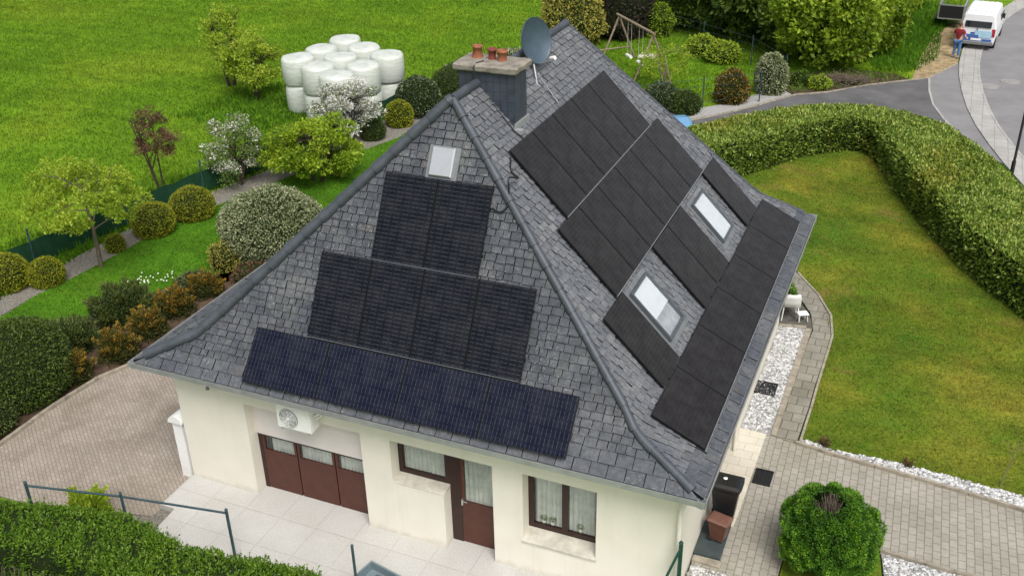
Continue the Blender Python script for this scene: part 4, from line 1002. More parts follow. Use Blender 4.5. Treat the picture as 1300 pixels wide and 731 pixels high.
# street lamp
o = thing('street_lamp', 'slim black lamp post behind the hedge at the right edge', 'street lamp', (5.61, 26.69, -.09))
MB().tube([(0, 0, 0), (0, 0, .5), (0, 0, .55), (0, 0, 5.6)], [.075, .075, .05, .04], 12).build('pole', 'blackp', o)
MB().lathe([(.04, 0), (.22, .12), (.25, .2), (.05, .32), (.001, .33)], (0, 0, 5.55), 16).build('lamp_head', 'blackp', o)

# ------------------------------------------------------------------ bales
def make_bale():
    r = MB(); seg = 30
    prof = [(.001, 0), (.60, .0), (.70, .03), (.755, .12), (.765, .62), (.755, 1.12), (.70, 1.22), (.62, 1.25), (.3, 1.262), (.001, 1.265)]
    vs = []
    for i, (rr, z) in enumerate(prof):
        for j in range(seg):
            th = 2*PI*j/seg; k = 1+.012*math.sin(5*th+z*6)+.006*random.uniform(-1, 1)
            vs.append((rr*k*math.cos(th), rr*k*math.sin(th), z+.012*math.sin(3*th+rr*7)*(z > .5)))
    r.add(vs, [(i*seg+j, i*seg+(j+1) % seg, (i+1)*seg+(j+1) % seg, (i+1)*seg+j) for i in range(len(prof)-1) for j in range(seg)], 0, .5, True)
    return r
bp = [(-24.05, 28.0, 'far left corner'), (-24.2, 26.15, 'middle of the left side'), (-24.4, 24.45, 'near left corner'),
      (-22.48, 27.0, 'middle of the far side'), (-22.65, 25.2, 'centre'), (-22.75, 23.55, 'middle of the near side'),
      (-20.8, 26.2, 'far right corner'), (-20.95, 24.3, 'middle of the right side'), (-21.25, 22.6, 'near right corner')]
proto = None
for i, (x, y, w_) in enumerate(bp):
    for lv in (0, 1):
        if proto is None: o = proto = make_bale().build('silage_bale', 'balewrap'); o['category'] = 'silage bale'
        else: o = proto.copy(); COL.objects.link(o)
        jx, jy = random.uniform(-.05, .05), random.uniform(-.05, .05)
        o.location = (x+jx*(1-lv), y+jy*(1-lv), GZ+lv*1.27-.01); o.rotation_euler = ((random.uniform(-.03, .03), random.uniform(-.03, .03), random.uniform(0, 6)))
        o.scale = (1, 1, 1.0) if lv else (.97, .97, 1.01)
        o['label'] = f'white round bale, {"upper" if lv else "lower"} layer, {w_}'
        o['group'] = 'white silage bales stacked in the field'

# ------------------------------------------------------------------ vegetation
LF = .8   # global density factor
def shrub(name, label, loc, rad, lmat, n, lsize, group=None, amp=.06, freq=2., zlow=-.75, aspect=.55, spread=.9, core='lf_hedgecore', trunk=False, tintf=None, sq=1., inner=.9, up=0.):
    """rounded shrub: dark lumpy core hidden by a shell of leaves; loc = base centre"""
    rx, ry, rz = rad if not np.isscalar(rad) else (rad,)*3
    r = thing(name, label, 'shrub' if name != 'topiary_ball' else 'topiary', (loc[0], loc[1], GZ if len(loc) < 3 else loc[2]), 0, group)
    zc = rz*(-zlow); sd = random.uniform(0, 50)
    n = int(n*LF); D = sphere_dirs(n, zlow-.1)
    k = 1+amp*vlump(D*freq, sd)*1.5+(.5*amp*vlump(D*freq*3.3, sd+5) if name != 'topiary_ball' else 0)
    depth = 1-np.abs(rng.normal(0, .045, n))+rng.uniform(-.01, .03, n)
    C = D*np.array([rx, ry, rz])*(k*depth)[:, None]+np.array([0, 0, zc])
    C = C[C[:, 2] > .0]; D = D[:len(C)] if False else unit(C-np.array([0, 0, zc]))
    m_ = MB()
    # core
    seg, ring = 22, 14; vs = []
    for i in range(ring+1):
        ph = PI*i/ring
        for j in range(seg):
            th = 2*PI*j/seg; d = np.array([[math.sin(ph)*math.cos(th), math.sin(ph)*math.sin(th), math.cos(ph)]])
            kk = inner*(1+amp*vlump(d*freq, sd)[0]*1.5); q_ = d[0]*np.array([rx, ry, rz])*kk; vs.append((q_[0], q_[1], max(q_[2]+zc, -.05)))
    m_.add(vs, [(i*seg+j, (i+1)*seg+j, (i+1)*seg+(j+1) % seg, i*seg+(j+1) % seg) for i in range(ring) for j in range(seg)], 1, .5, True)
    t = rng.uniform(0, 1, len(C)) if tintf is None else tintf(C, D)
    m_.quads(leafquads(C, D, lsize, aspect, spread, up), 0, t)
    m_.build('foliage', [lmat, core], r)
    st = MB()
    for k_ in range(4):
        a = k_*1.6; st.tube([(.05*math.cos(a), .05*math.sin(a), -.05), (rx*.3*math.cos(a), ry*.3*math.sin(a), zc*.7)], [.03, .015], 6)
    st.build('stem', 'barkd', r)
    return r
G_BALL = 'clipped balls along the garden fence'
shrub('topiary_ball', 'clipped yellow green ball cut by the left picture edge', (-23.35, 6.1), (.72, .72, .66), 'lf_box', 9000, .05, G_BALL, .02)
shrub('topiary_ball', 'clipped yellow green ball next to the fence post and left end of the netting', (-22.35, 6.75), (.55, .55, .52), 'lf_box', 6500, .05, G_BALL, .02)
shrub('topiary_ball', 'smallest clipped ball, beside the thin garden tree', (-22.0, 9.4), (.33, .33, .36), 'lf_box', 3200, .045, G_BALL, .02)
shrub('topiary_ball', 'clipped ball with yellow top, left one of the touching pair', (-21.7, 11.0), (.75, .75, .66), 'lf_box', 9000, .05, G_BALL, .02)
shrub('topiary_ball', 'clipped ball with yellow top, right one of the touching pair', (-21.3, 12.6), (.78, .78, .66), 'lf_box', 9000, .05, G_BALL, .03)
shrub('topiary_ball', 'clipped yellow green ball in front of the silage bales', (-19.05, 23.9), (.62, .62, .66), 'lf_box', 6000, .06, G_BALL, .03)
shrub('topiary_ball', 'small dark ball beside the white blossom shrub below the bales', (-19.3, 22.0), (.55, .55, .5), 'lf_boxd', 4500, .05, G_BALL, .03)
shrub('round_shrub', 'dark round shrub with pale leaf edges right of the bales', (-19.0, 25.6), (1.0, 1.0, 1.0), 'lf_vard', 9000, .075, None, .04)
shrub('round_shrub', 'dull olive round shrub between the pale edged shrub and chimney', (-18.3, 27.7), (1.0, 1.0, .95), 'lf_boxd', 8000, .07, None, .05)
shrub('round_shrub', 'small pale edged bush just left of the chimney pots', (-18.9, 29.8), (.9, .9, .75), 'lf_vard', 5000, .08, None, .08)
shrub('round_shrub', 'variegated round bush showing between chimney pots and satellite dish', (-16.3, 30.2), (1.15, 1.15, 1.15), 'lf_var', 8000, .09, None, .06)
shrub('dome_shrub', 'large broad dome of cream and green variegated leaves beside the roof edge', (-16.9, 11.3), (1.78, 1.65, 1.35), 'lf_var', 30000, .075, None, .04, 2., -.62, .5, 1.0)
shrub('laurel_ball', 'large dark green rounded bush at the left edge above the paving', (-18.1, 1.75), (1.22, 1.35, 1.25), 'lf_bush', 26000, .06, None, .03, 2, -.7)
shrub('low_shrub', 'low dark green bush below the large round one at the left edge', (-17.6, .2), (.55, .6, .5), 'lf_jun', 5000, .06, None, .1)
def conifer_clump(label, loc, rad, h, lmat, n, size, name='spreading_conifer', group=None, spikes=26):
    """many feathery plumes rising and fanning out from a low base"""
    r = thing(name, label, 'shrub', (loc[0], loc[1], GZ+.03), 0, group); m_ = MB()
    m_.blob((0, 0, h*.15), (rad*.55, rad*.55, h*.32), 1, 16, 10, .12, 2, random.random()*9)
    nb0 = int(n*LF*.55); D0 = sphere_dirs(nb0, -.1); rr0 = 1+.22*vlump(D0*3.1, random.random()*30); C0 = D0*np.array([rad*.78, rad*.78, h*.72])*(rr0*rng.uniform(.82, 1.04, nb0))[:, None]
    m_.quads(leafquads(C0, D0, size, .4, .7, .3), 0, np.clip(rng.uniform(0, .55, nb0)+.25*(rr0-1), 0, 1))
    Cs = []; Ds = []; Ts = []
    for k in range(spikes):
        a = random.uniform(0, 2*PI); el = random.uniform(.25, 1.25); d = np.array([math.cos(a)*math.cos(el), math.sin(a)*math.cos(el), math.sin(el)])
        tip = d*np.array([rad, rad, h])*random.uniform(.8, 1.1); nn = int(n*LF/spikes)
        t = rng.uniform(.35, 1, nn)**.7; w_ = (.24*rad*(1.08-t))[:, None]
        C = tip*t[:, None]+rng.normal(0, .6, (nn, 3))*w_*1.7+np.array([0, 0, .05])
        Cs.append(C); Ds.append(np.tile(unit(tip[None])[0], (nn, 1))); Ts.append(np.clip(t*.7+rng.uniform(-.3, .4, nn), 0, 1))
    C = np.concatenate(Cs); D = np.concatenate(Ds); k = C[:, 2] > 0
    m_.quads(leafquads(C[k], D[k], size, .35, .45, .2), 0, np.concatenate(Ts)[k])
    m_.build('foliage', [lmat, 'lf_hedgecore'], r)
    st = MB()
    for k in range(5): st.tube([(0, 0, -.05), (rad*.4*math.cos(k*1.3), rad*.4*math.sin(k*1.3), h*.5)], [.035, .012], 6)
    st.build('stem', 'barkd', r); return r
G_CON = 'golden dwarf conifers along the paving'
conifer_clump('golden brown dwarf conifer nearest the large left bush', (-17.5, 2.75), 0.67, 0.84, 'lf_gold', 6500, .075, group=G_CON)
conifer_clump('golden dwarf conifer, second along the paving edge', (-17.15, 4.1), 0.65, 0.89, 'lf_gold', 6500, .075, group=G_CON)
conifer_clump('golden dwarf conifer, third along the paving edge beside the dark juniper', (-17.15, 5.4), 0.65, 0.89, 'lf_gold', 6500, .075, group=G_CON)
conifer_clump('broader golden conifer near the flowering patch of lawn', (-17.3, 6.7), 0.74, 0.79, 'lf_gold', 6500, .075, group=G_CON)
conifer_clump('golden conifer closest to the roof edge and variegated dome', (-17.2, 8.0), 0.65, 0.73, 'lf_gold', 6000, .075, group=G_CON)
conifer_clump('widest dark juniper spreading behind the golden conifers', (-18.6, 6.0), 1.15, .95, 'lf_jun', 15000, .08, 'juniper_bush', spikes=50)
conifer_clump('dark green juniper between the big left bush and the widest juniper', (-18.8, 3.9), 1.0, .85, 'lf_jun', 12000, .08, 'juniper_bush', spikes=44)
shrub('perennial_clump', 'yellowish flowering clump at the left foot of the variegated dome', (-17.7, 9.7), (.55, .5, .5), 'lf_yel', 3500, .06, None, .2, 3)
shrub('perennial_clump', 'reddish brown low plants between dome shrub and roof', (-16.3, 9.4), (.75, .8, .28), 'lf_red', 3500, .06, None, .2, 3)
shrub('perennial_clump', 'grey green heather patch in front of the last golden conifers', (-17.9, 8.4), (.6, .5, .22), 'lf_herb', 2500, .05, None, .2, 3)

def tree(name, label, loc, h, crown, lmat, n, lsize, trunk_r=.06, bark='bark', group=None, nb=9, cl=40, spread=1., stems=1, clump=.30, start=.35, aspect=.6):
    """trunk(s) + limbs; leaf clumps round points inside ellipsoid crown=(rx,ry,rz), centred at crown height"""
    rx, ry, rz = crown; zc = h-rz
    r = thing(name, label, 'tree', (loc[0], loc[1], GZ), 0, group)
    tr_ = MB(); tips = []
    for s_ in range(stems):
        a0 = random.uniform(0, 6.28); off = .12*(stems > 1)
        top = Vector((random.uniform(-.15, .15)*rx+off*math.cos(a0)*5, random.uniform(-.15, .15)*ry+off*math.sin(a0)*5, zc+rz*.55))
        b0 = Vector((off*math.cos(a0), off*math.sin(a0), -.05)); mid = b0.lerp(top, .5)+Vector((random.uniform(-.08, .08), random.uniform(-.08, .08), 0))
        tr_.tube([b0, b0.lerp(mid, .5), mid, top], [trunk_r*1.2, trunk_r, trunk_r*.7, trunk_r*.25], 8)
        for b in range(nb):
            t = random.uniform(start, 1); p = b0.lerp(mid, t*2) if t < .5 else mid.lerp(top, t*2-1)
            a = b*2.4+random.uniform(-.5, .5); e = Vector((math.cos(a)*rx*random.uniform(.5, .9), math.sin(a)*ry*random.uniform(.5, .9), zc+rz*random.uniform(-.5, .8)))
            if e.z < p.z: e.z = p.z+.15
            m2 = p.lerp(e, .5)+Vector((0, 0, .08*h*.3))
            tr_.tube([p, m2, e], [trunk_r*.42, trunk_r*.25, trunk_r*.1], 5)
            for q_ in range(2):
                e2 = e+Vector((random.uniform(-.3, .3)*rx, random.uniform(-.3, .3)*ry, random.uniform(0, .4)*rz)); tr_.tube([m2, e2], [trunk_r*.18, trunk_r*.05], 4)
    tr_.build('trunk', bark, r)
    # clumps
    D = sphere_dirs(cl, -.85); rr = rng.uniform(.35, 1., cl)**.6
    K = D*rr[:, None]*np.array([rx, ry, rz])*(1+.18*vlump(D*2, random.random()*30))[:, None]+np.array([0, 0, zc])
    n = int(n*LF); idx = rng.integers(0, cl, n)
    cr = clump*min(rx, rz)*rng.uniform(.6, 1.3, cl)
    dd_ = sphere_dirs(n); C = K[idx]+dd_*(cr[idx]*rng.uniform(.2, 1.05, n)**.5)[:, None]*np.array([1, 1, .75])
    tb = rng.uniform(-.22, .22, cl)
    t = np.clip(.5+tb[idx]+rng.uniform(-.3, .3, n), 0, 1)
    m_ = MB().quads(leafquads(C, dd_*.8+np.array([0, 0, .2]), lsize, aspect, .9), 0, t)
    m_.build('crown', lmat, r); return r
tree('young_tree', 'light green young tree with pale trunk rising over the netting', (-21.59, 8.25), 3.75, (1.75, 1.75, 1.2), 'lf_light', 14000, .09, .065, 'bark', None, 12, 90, 1, 1, .21, .4)
tree('bronze_tree', 'slender tree with reddish brown new leaves at the meadow edge', (-24.0, 14.2), 3.5, (.80, .80, 1.25), 'lf_red', 4200, .075, .035, 'barkd', None, 9, 34, 1, 4, .26, .3)
tree('blossom_tree', 'small tree dotted with pale blossom above the variegated dome', (-21.6, 15.6), 2.7, (1.15, 1.15, 1.15), 'lf_blossom', 8000, .08, .04, 'barkd', None, 10, 48, 1, 3, .28, .3)
tree('blossom_tree', 'white flowering shrub standing just below the silage bales', (-20.0, 21.4), 2.6, (1.55, 1.3, 1.1), 'lf_blossomw', 12000, .095, .04, 'barkd', None, 10, 50, 1, 3, .3, .3)
tree('lime_acer', 'bright lime green spreading maple in the middle of the garden beds', (-18.9, 17.0), 2.55, (1.75, 1.75, 1.15), 'lf_acer', 16000, .12, .06, 'barkd', None, 12, 56, 1, 3, .33, .25)
tree('meadow_tree', 'thin leafy tree with dark trunk left of the silage bales', (-29.9, 26.4), 4.0, (1.0, 1.0, 1.6), 'lf_light', 6000, .11, .075, 'barkd', None, 10, 60, 1, 2, .3, .2)
tree('meadow_tree', 'wider pale green tree between the thin one and the bales', (-27.6, 25.2), 3.1, (1.5, 1.4, 1.3), 'lf_light', 8500, .12, .06, 'barkd', None, 10, 60, 1, 3, .3, .2)
shrub('conical_shrub', 'dark narrow bush behind the lime maple', (-20.6, 17.9), (.35, .35, .8), 'lf_jun', 2500, .07, None, .1)
# beyond the house
shrub('yellow_bush', 'yellow flowering bush behind the top of the roof', (-16.6, 39.2), (1.7, 1.6, 1.9), 'lf_yel', 11000, .13, None, .16, 2.5, -.7)
shrub('purple_conifer', 'dark purple brown bush behind the swing', (-14.6, 41.6), (1.7, 1.7, 2.3), 'lf_purple', 12000, .12, None, .10, 2, -.75)
shrub('round_shrub', 'small bright green bush between purple bush and tree line', (-12.6, 42.6), (.85, .85, 1.0), 'lf_tree', 3500, .13, None, .15)
shrub('round_shrub', 'left one of two light green bushes along the far playground fence', (-9.3, 39.3), (.8, .8, .6), 'lf_light', 3000, .11, None, .18)
shrub('round_shrub', 'right one of two light green bushes along the far playground fence', (-8.0, 38.4), (.85, .85, .6), 'lf_light', 3000, .11, None, .18)
shrub('variegated_bush', 'upright pale edged bush at the bend of the driveway', (-4.75, 33.9), (.75, .75, 1.1), 'lf_var', 6500, .09, None, .08, 2, -.7)
shrub('olive_bush', 'olive brown loose bush beside the driveway fence', (-6.15, 31.9), (.75, .75, .85), 'lf_gold', 5000, .09, None, .12)
shrub('dark_bush', 'low dark bush with yellow tips at the start of the gravel strip', (-7.75, 29.75), (.68, .68, .58), 'lf_boxd', 4000, .08, None, .1)
shrub('dark_bush', 'dark glossy bush half hidden behind the roof edge and swing', (-8.9, 29.9), (.8, .8, .7), 'lf_vard', 4500, .08, None, .1)
tree('fruit_tree', 'small sparse fruit tree in front of the swing ladder', (-9.5, 32.6), 2.3, (1.3, 1.3, .8), 'lf_light', 2600, .09, .04, 'bark', None, 9, 36, 1, 1, .28, .3)
G_WOOD = 'dense trees at the far edge of the playground'
wood = [(-11.0, 45.0, 6.0, 2.6, 'lf_treed', 'dark green tree furthest left in the row beyond the playground'),
        (-8.2, 43.6, 5.6, 2.5, 'lf_treed', 'dark green tree, second from the left beyond the playground'),
        (-5.4, 42.3, 5.8, 2.6, 'lf_treed', 'dark tree just left of the large light green one'),
        (-3.0, 38.9, 5.0, 2.35, 'lf_tree', 'large light green tree above the driveway bend'),
        (-1.8, 42.3, 4.7, 2.1, 'lf_tree', 'light green tree right of the large one near the verge'),
        (-6.8, 49.0, 7.0, 3.0, 'lf_tree', 'tall light tree in the second row at the top edge'),
        (-2.2, 47.0, 6.6, 2.9, 'lf_tree', 'light green tree at the top edge behind the driveway trees'),
        (-12.6, 49.5, 6.5, 2.8, 'lf_treed', 'dark tree at the top edge above the swing'),
        (-.9, 53.5, 6.0, 2.3, 'lf_treed', 'dark tree at the top edge near the trailer')]
for (x, y, h, r_, mt, lb) in wood:
    tree('broadleaf_tree', lb, (x, y), h, (r_, r_, h*.50), mt, 26000, .24, .13, 'barkd', G_WOOD, 10, 120, 1, 1, .28, .25)
# hedges ---------------------------------------------------------------
def hedge(label, inner, outer, h, lmat, dens, lsize, z0=GZ, name='hedge', gap=.14, amp=.07):
    r = thing(name, label, 'hedge', ((inner[0][0]+outer[0][0])/2, (inner[0][1]+outer[0][1])/2, z0)); ox, oy = r.location.x, r.location.y
    A = np.array(inner, float)-[ox, oy]; B = np.array(outer, float)-[ox, oy]
    m_ = MB(); C, D = [], []
    n = len(A)
    # dark core
    def sec(a, b, i_, hh):
        u_ = (b-a)/np.linalg.norm(b-a)
        return [(*(a+u_*i_), 0), (*(a+u_*(i_*.9)), hh*.8), (*(a+u_*i_*1.9), hh), (*(b-u_*i_*1.9), hh), (*(b-u_*i_*.9), hh*.8), (*(b-u_*i_), 0)]
    S_ = [sec(A[i], B[i], gap, h-gap*.8) for i in range(n)]
    vs = [p for s_ in S_ for p in s_]
    fs = [(i*6+j, i*6+j+1, i*6+7+j, i*6+6+j) for i in range(n-1) for j in range(5)]+[tuple(range(6)), tuple(range((n-1)*6, n*6))[::-1]]
    m_.add(vs, fs, 1)
    for i in range(n-1):
        a0, a1, b0, b1 = A[i], A[i+1], B[i], B[i+1]
        la = np.linalg.norm(a1-a0); lb = np.linalg.norm(b1-b0); wd = (np.linalg.norm(b0-a0)+np.linalg.norm(b1-a1))/2
        na = int(la*h*dens*LF); nb_ = int(lb*h*dens*LF); nt_ = int((la+lb)/2*wd*dens*LF)
        for cnt, p0, p1, q0, q1 in ((na, a0, a1, b0, b1), (nb_, b0, b1, a0, a1)):
            t = rng.uniform(0, 1, (cnt, 1)); z = rng.uniform(0, h, cnt)**1; P = p0+(p1-p0)*t; Q = q0+(q1-q0)*t
            nr = unit(P-Q); rnd = np.clip((z/h-.8)/.2, 0, 1)**2*.22
            P = P-nr*(rnd+.04+np.abs(rng.normal(0, .05, cnt)))[:, None]
            C.append(np.column_stack([P, z])); D.append(np.column_stack([nr, np.full(cnt, .35)]))
        t = rng.uniform(0, 1, (nt_, 1)); s_ = rng.uniform(.04, .96, (nt_, 1)); P = (a0+(a1-a0)*t)*(1-s_)+(b0+(b1-b0)*t)*s_
        e = np.minimum(s_, 1-s_)[:, 0]*wd; z = h-np.clip((.22-e)/.22, 0, 1)**2*.18-np.abs(rng.normal(0, .04, nt_))
        C.append(np.column_stack([P, z])); D.append(np.column_stack([np.zeros((nt_, 2)), np.ones(nt_)]))
    # ends
    for a, b, q_ in ((A[0], B[0], A[1]), (A[-1], B[-1], A[-2])):
        cnt = int(np.linalg.norm(b-a)*h*dens*LF); t = rng.uniform(0, 1, (cnt, 1)); P = a+(b-a)*t; nr = unit((a-q_)[None])[0]
        C.append(np.column_stack([P-nr*.05*rng.uniform(0, 2, (cnt, 1)), rng.uniform(0, h, cnt)])); D.append(np.tile([*nr, .3], (cnt, 1)))
    C = np.concatenate(C); D = unit(np.concatenate(D))
    bumpn = vlump(C*1.9, 3)+.6*vlump(C*5.1, 8)
    C = C+D*(amp*bumpn)[:, None]; C[:, 2] = np.maximum(C[:, 2], 0.02)
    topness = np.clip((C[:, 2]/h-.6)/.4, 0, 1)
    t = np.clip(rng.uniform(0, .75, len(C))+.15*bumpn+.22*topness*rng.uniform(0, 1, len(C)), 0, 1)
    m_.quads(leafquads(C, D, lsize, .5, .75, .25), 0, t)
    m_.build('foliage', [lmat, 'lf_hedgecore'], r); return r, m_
def interp(P, k):
    P = np.array(P, float); out = []
    for i in range(len(P)-1):
        p0, p1, p2, p3_ = P[max(i-1, 0)], P[i], P[i+1], P[min(i+2, len(P)-1)]
        for j in range(k):
            t = j/k; out.append(.5*((2*p1)+(-p0+p2)*t+(2*p0-5*p1+4*p2-p3_)*t*t+(-p0+3*p1-3*p2+p3_)*t**3))
    out.append(P[-1]); return out
inn = [(-5.2, 21.2), (-3.43, 23.2), (-1.91, 25.6), (-.2, 26.95), (.75, 26.0), (2.17, 21.96), (4.23, 17.38), (5.86, 14.9), (7.8, 12.2)]
outr = [(-7.0, 22.8), (-5.3, 25.0), (-3.3, 27.3), (-.5, 28.75), (2.3, 28.0), (4.15, 25.6), (5.75, 21.5), (7.3, 17.9), (9.3, 14.5)]
hedge('long clipped hedge curving round the front lawn beside the road', interp(inn, 3), interp(outr, 3), 1.42, 'lf_hedge', 620, .115, -.05)
fi = [(-19, -3.0), (-15.0, -2.75), (-13.2, -2.35), (-11.3, -1.95), (-10.2, -2.1), (-9.6, -2.25), (-8, -1.98), (-6.9, -1.95), (-6.5, -2.05), (-6.25, -2.4)]
fo = [(-19, -4.6), (-15.2, -4.3), (-13.6, -3.75), (-11.7, -3.4), (-10.6, -3.5), (-9.9, -3.6), (-8.2, -3.5), (-7.0, -3.5), (-6.45, -3.45), (-6.2, -3.4)]
fh, _ = hedge('bright green leafy hedge in the lower left corner in front of the terrace', interp(fi, 2), interp(fo, 2), 1.18, 'lf_hedgef', 1300, .06, GZ, 'hedge', .09, .12)
sp = MB(); Cs, Ds = [], []
FIa, FOa = np.array(interp(fi, 2)), np.array(interp(fo, 2))
for k in range(1100):
    i = random.randrange(2, len(FIa)-1); t = random.random(); u_ = random.uniform(.0, 1); p = (FIa[i-1]*(1-t)+FIa[i]*t)*(1-u_)+(FOa[i-1]*(1-t)+FOa[i]*t)*u_
    z0 = 1.12-.1*(abs(u_-.5) > .42); hh = random.uniform(.10, .26); ln = rng.normal(0, .25, 2)
    zz = rng.uniform(0, 1, 16); C_ = np.column_stack([p[0]-fh.location.x+ln[0]*zz*hh+rng.normal(0, .012, 16), p[1]-fh.location.y+ln[1]*zz*hh+rng.normal(0, .012, 16), z0-.05+zz*hh]); Cs.append(C_)
    Ds.append(unit(np.column_stack([rng.normal(0, 1, 16), rng.normal(0, 1, 16), np.full(16, .8)])))
Cs = np.concatenate(Cs); Ds = np.concatenate(Ds)
sp.quads(leafquads(Cs, Ds, .055, .5, .4, .2), 0, np.clip(.35+rng.uniform(-.2, .55, len(Cs)), 0, 1)); sp.build('shoots', 'lf_hedgef', fh)
st = MB()
for k in range(120):
    x = random.uniform(-15, -9.5); t = (x+15)/5.5; y = -4.1+.6*t+random.uniform(-.05, .1)
    st.tube([(x-fh.location.x, y-fh.location.y, 0), (x-fh.location.x+random.uniform(-.1, .1), y-.12-fh.location.y, .35), (x-fh.location.x+random.uniform(-.2, .2), y-fh.location.y-.02, .85)], [.012, .009, .005], 5)
st.build('stem', 'bark', fh)
sheet('planting_bed', [(-22, -6), (-22, -2.6), (-17, -2.3), (-13.4, -2.05), (-11.32, -1.95), (-11.2, -2.2), (-5.9, -2.2), (-5.9, -6)], -.13, 'dirt')
# light plant behind the railing
conifer_clump('pale green leafy sapling growing between the railing and paving', (-12.9, -1.55), .62, .95, 'lf_light', 2200, .10, 'sapling_shrub', spikes=20)
# round thuja, lower right
def thuja():
    r = thing('round_conifer', 'bushy round green conifer with a bare brown hollow on top beside the paved drive', 'shrub', (2.02, 2.92, -.05)); r.scale = (.84, .84, .90)
    m_ = MB(); rad = 1.06; n = int(200*1.0); D = sphere_dirs(190, -.55)
    m_.blob((0, 0, .78), (.80, .80, .74), 1, 24, 16, .04, 2)
    Cs, Ds, Ts = [], [], []
    D1 = sphere_dirs(int(26000*LF), -.6); D1 = D1[np.arccos(np.clip(D1@np.array([-.12, -.02, .99])/1.0, -1, 1)) > .40]
    m_.quads(leafquads(D1*np.array([.97, .97, .93])*(1+.05*vlump(D1*2.5, 1))[:, None]+np.array([0, 0, .90]), D1, .06, .5, .7), 0, rng.uniform(0, .45, len(D1)))
    hol = unit(np.array([[-.12, -.02, .99]]))[0]
    for d in D:
        dist = np.arccos(np.clip(d@hol, -1, 1))
        if dist < .42: continue
        k = rad*random.uniform(.90, 1.03)*(1+.05*lump(d*2.5)); k *= 1+.05*math.sin(7*d[0]+5*d[2])*math.sin(6*d[1]-4*d[2]); c = d*np.array([k, k, k*.93])+np.array([0, 0, .90]); nn = int(300*LF)
        s_ = sphere_dirs(nn); s_ = s_*(.5*(s_@d)[:, None] > -1); rr = .17*random.uniform(.7, 1.35)
        s_ = np.where((s_@d)[:, None] < -.2, -s_, s_)
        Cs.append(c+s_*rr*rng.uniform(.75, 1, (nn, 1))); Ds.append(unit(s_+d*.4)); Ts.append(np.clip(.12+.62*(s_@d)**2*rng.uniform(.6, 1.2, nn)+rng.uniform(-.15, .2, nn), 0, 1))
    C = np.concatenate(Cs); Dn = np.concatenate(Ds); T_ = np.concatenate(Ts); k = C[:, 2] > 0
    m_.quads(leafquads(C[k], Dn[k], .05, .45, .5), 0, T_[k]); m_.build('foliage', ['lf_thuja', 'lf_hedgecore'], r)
    s = MB()
    for q_ in range(110):
        a = random.uniform(0, 6.28); e = hol+np.array([math.cos(a), math.sin(a), 0])*random.uniform(.03, .40); e = e/np.linalg.norm(e)*random.uniform(.88, 1.0)
        s.tube([tuple(np.array([0, 0, .9])+e*.5), tuple(np.array([0, 0, .9])+e+np.array([random.uniform(-.05, .05)]*3))], [.012, .004], 5)
    s.tube([(0, 0, -.1), (0, 0, .9)], .07, 8)
    s.build('stem', 'bark', r)
thuja()
# small withered plants in the white stones
for (x, y, lb) in ((1.45, 6.95, 'small wilted reddish plant in the white stones, left of the pair'), (3.35, 6.78, 'small wilted reddish plant in the white stones, right of the pair')):
    conifer_clump(lb, (x, y), .18, .30, 'lf_red', 260, .05, 'wilted_plant', 'wilted plants in the white stones', 14)
fl = MB()
for (cx, cy, n_) in ((-19.45, 7.75, 18), (-18.95, 8.4, 7), (-19.2, 8.0, 9)):
    for k in range(n_):
        x, y = cx+random.gauss(0, .25), cy+random.gauss(0, .18); z = random.uniform(.08, .2)
        fl.blob((x, y, z-.09), (.028, .028, .02), 0, 6, 4, 0)
tag(fl.build('lawn_flowers', 'flower'), 'patch of small white flowers in the garden lawn', 'flowers', kind='stuff')
o = MB().tube([(0, 0, 0), (.15, .35, .5), (.3, .7, .9)], [.012, .008, .003], 6).tube([(.15, .35, .5), (.05, .6, .75)], [.006, .002], 5).tube([(.22, .5, .7), (.4, .6, .8)], [.005, .002], 5).build('bare_sapling', 'bark', loc=(5.25, 6.75, -.03)); tag(o, 'bare twig of a sapling at the right end of the stone strip', 'sapling')

# ------------------------------------------------------------------ swing set
sw = thing('swing_set', 'weathered timber swing frame with a climbing ladder behind the house', 'swing set', (-12, 36, GZ))
SO = Vector((-12, 36, 0)); top0, top1 = Vector((-13.4, 37.3, 2.3))-SO, Vector((-10.45, 33.95, 2.3))-SO
MB().tube([top0, top1], .07, 8).build('beam', 'wood', sw)
dx = (top1-top0).normalized(); px_ = Vector((-dx.y, dx.x, 0))
for b_, s_ in ((top0, 0), (top1, 1)):
    p = b_+dx*(.25 if s_ == 0 else -.15)
    for k in (-1, 1): MB().tube([p-Vector((0, 0, .05)), p+px_*k*.95-Vector((0, 0, 2.3))], .055, 8).build('leg', 'wood', sw)
m_ = MB(); p = top1+dx*.0
for k in (0, 1):
    q0 = p+Vector((.3*k, .25*k, -.9)); m_.tube([q0+Vector((.2, -.2, 0)), q0+Vector((1.0, -1.4, -1.4))], .04, 6)
for i in range(5):
    t = i/4; q0 = p+Vector((.2, -.2, -.9)).lerp(Vector((1.0, -1.4, -2.3)), t); m_.tube([q0, q0+Vector((.3, .25, 0))], .025, 6)
m_.build('ladder', 'wood', sw)
MB().box(.9, 1.7, -2.6, -1.9, 1.25, 1.32, 0).build('platform', 'sill', sw)
m_ = MB().tube([(-2.0, -1.2, .95), (-.4, .3, .95)], .035, 6).tube([(-2.0, -1.2, .95), (-2.1, -1.25, 0)], .035, 6); m_.build('side_rail', 'wood', sw)
